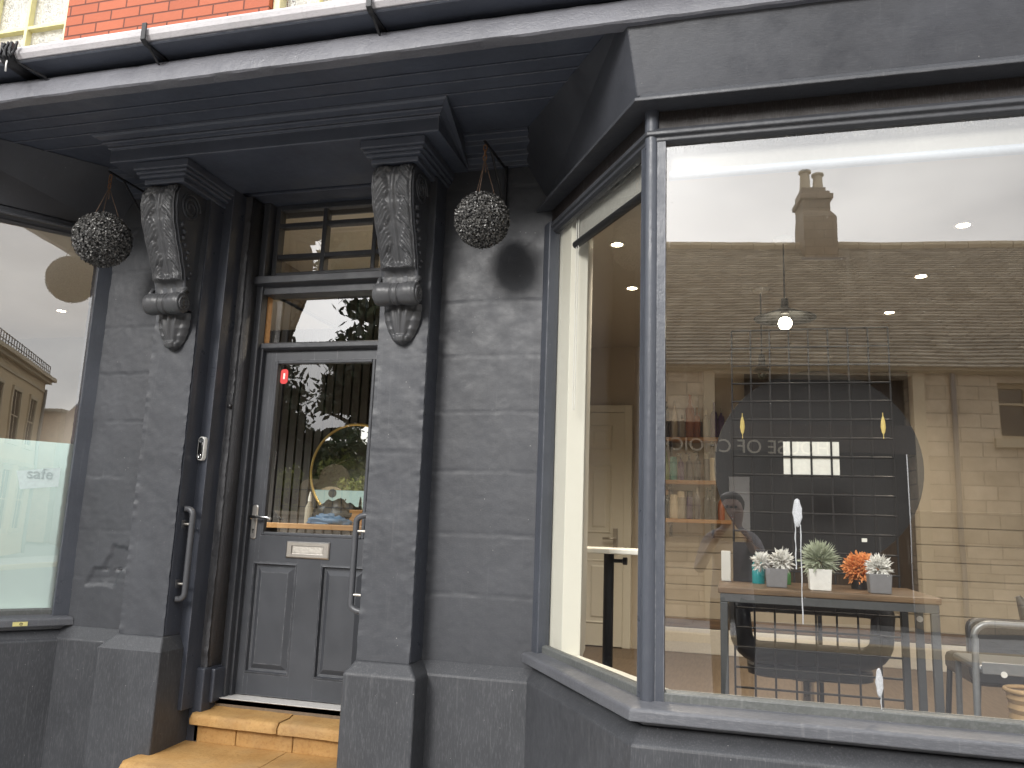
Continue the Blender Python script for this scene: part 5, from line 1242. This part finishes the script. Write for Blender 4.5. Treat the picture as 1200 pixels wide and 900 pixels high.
# ------------------------------------------------------------------ the photographer, mirrored in the wide pane
def person():
    V, E_, Rr = [], [], []
    def v(x, y, z, r, par=None):
        V.append((x, y, z+H)); Rr.append(r)
        if par is not None: E_.append((par, len(V)-1))
        return len(V)-1
    pel = v(0, -.52, -.44, .135); sp = v(0, -.525, -.28, .125, pel); ch = v(0, -.52, -.10, .14, sp); up = v(0, -.51, .0, .10, ch); nk = v(0, -.50, .08, .055, up)
    hd = v(0, -.475, .16, .075, nk); h2 = v(0, -.47, .235, .085, hd); v(0, -.475, .30, .06, h2)
    ns = v(0, -.385, .185, .016, hd); 
    for s in (-1, 1): v(s*.085, -.48, .19, .016, hd)
    for s in (-1, 1):
        hp = v(s*.09, -.52, -.50, .095, pel); kn = v(s*.10, -.50, -.90, .062, hp); an = v(s*.105, -.53, -1.27, .042, kn); v(s*.115, -.42, -1.325, .036, an)
        sh = v(s*.165, -.50, -.03, .065, up); el = v(s*.235, -.34, -.26, .045, sh); wr = v(s*.135, -.10, -.075, .028, el); pm = v(s*.112, -.062, -.03, .026, wr); kn_ = v(s*.103, -.050, .0, .022, pm)
        for k, (dz, L, r) in enumerate(((.030, .9, .0085), (.012, 1.0, .009), (-.008, .95, .009), (-.027, .75, .008))):
            a = v(s*.100, -.032, .004+dz, r+.001, kn_); b = v(s*(.078), -.014, .006+dz, r, a); v(s*(.078-.030*L), -.017, .004+dz, r*.85, b)
        t1 = v(s*.098, -.085, .000, .011, pm); t2 = v(s*.078, -.080, .012, .010, t1); v(s*.050, -.066, .016, .0085, t2)
    me = bpy.data.meshes.new('person'); me.from_pydata(V, E_, []); o = bpy.data.objects.new('person', me); COL.objects.link(o)
    md = o.modifiers.new('skin', 'SKIN'); ly = me.skin_vertices[0] if me.skin_vertices else None
    if ly is None:
        bm = bmesh.new(); bm.from_mesh(me); bm.verts.layers.skin.verify(); bm.to_mesh(me); bm.free(); ly = me.skin_vertices[0]
    for i, r in enumerate(Rr): ly.data[i].radius = (r, r); ly.data[i].use_root = (i == 0)
    for i in (0, 1, 2): ly.data[i].radius = (Rr[i]*1.18, Rr[i]*.82)
    o.modifiers.new('sub', 'SUBSURF').render_levels = 2; o.modifiers['sub'].levels = 2
    dg = bpy.context.evaluated_depsgraph_get(); m2 = bpy.data.meshes.new_from_object(o.evaluated_get(dg)); bpy.data.objects.remove(o)
    p = bpy.data.objects.new('person', m2); COL.objects.link(p); m2.materials.clear()
    for m in ('skin', 'jacket', 'trousers', 'shoes'): m2.materials.append(M[m])
    for f in m2.polygons:
        c = f.center; z = c.z-H; f.use_smooth = True
        hand = c.y > -.115 and abs(c.x) < .2
        f.material_index = 0 if (hand or z > .065) else (3 if z < -1.25 else (2 if z < -.46 else 1))
    tag(p, 'person in a grey jacket holding a phone up with both hands, mirrored in window', 'person')
    hb = MB(); rings = []
    for i in range(11):
        a = math.pi*.62*i/10; rings.append([(.100*math.sin(a)*math.cos(b), -.487+.112*math.sin(a)*math.sin(b)-(.03 if i > 5 else .0), .235+.100*math.cos(a)) for b in [2*math.pi*k/20 for k in range(20)]])
    hb.loft(rings[1:], cap=True); h = hb.build('hair', 'hair', None, smooth=True, loc=(0, 0, 0)); h.parent = p; h.location = (0, 0, H)
    for s in (-1, 1):
        e = MB().ball((s*.032, -.392, .215), .011, 6).build('eye', 'black_gloss', None, smooth=True, loc=(0, 0, 0)); e.parent = p; e.location = (0, 0, H)
    e = MB().box(-.022, .022, -.4, -.392, .135, .142).build('mouth', 'lips', None, loc=(0, 0, 0)); e.parent = p; e.location = (0, 0, H)
    t = thing('phone', 'phone held up level in both hands by the mirrored person', 'phone', (0, -.035, 0))
    MB().loft([[(x, -.040, z) for x, y, z in rrect(0, -.001, .079, .038, .010, 0)], [(x, -.032, z) for x, y, z in rrect(0, -.001, .079, .038, .010, 0)]]).build('phone_body', 'grey_metal', t, bevel=.002)
    MB().loft([[(x, -.0405, z) for x, y, z in rrect(0, -.001, .075, .034, .008, 0)], [(x, -.0402, z) for x, y, z in rrect(0, -.001, .075, .034, .008, 0)]]).build('phone_screen', 'black_gloss', t)
M['skin'] = simple('skin', (.34, .235, .19), .5, 0, .1, 30, .06); M['jacket'] = simple('grey jacket', (.24, .23, .24), .9, 0, .4, 40, .2); M['trousers'] = simple('dark trousers', (.03, .032, .04), .9, 0, .3, 40, .2)
M['shoes'] = simple('black shoes', (.02, .02, .02), .5); M['hair'] = simple('dark brown hair', (.03, .02, .014), .6, 0, .5, 90, .3); M['lips'] = simple('lips', (.40, .16, .14), .5)
person()
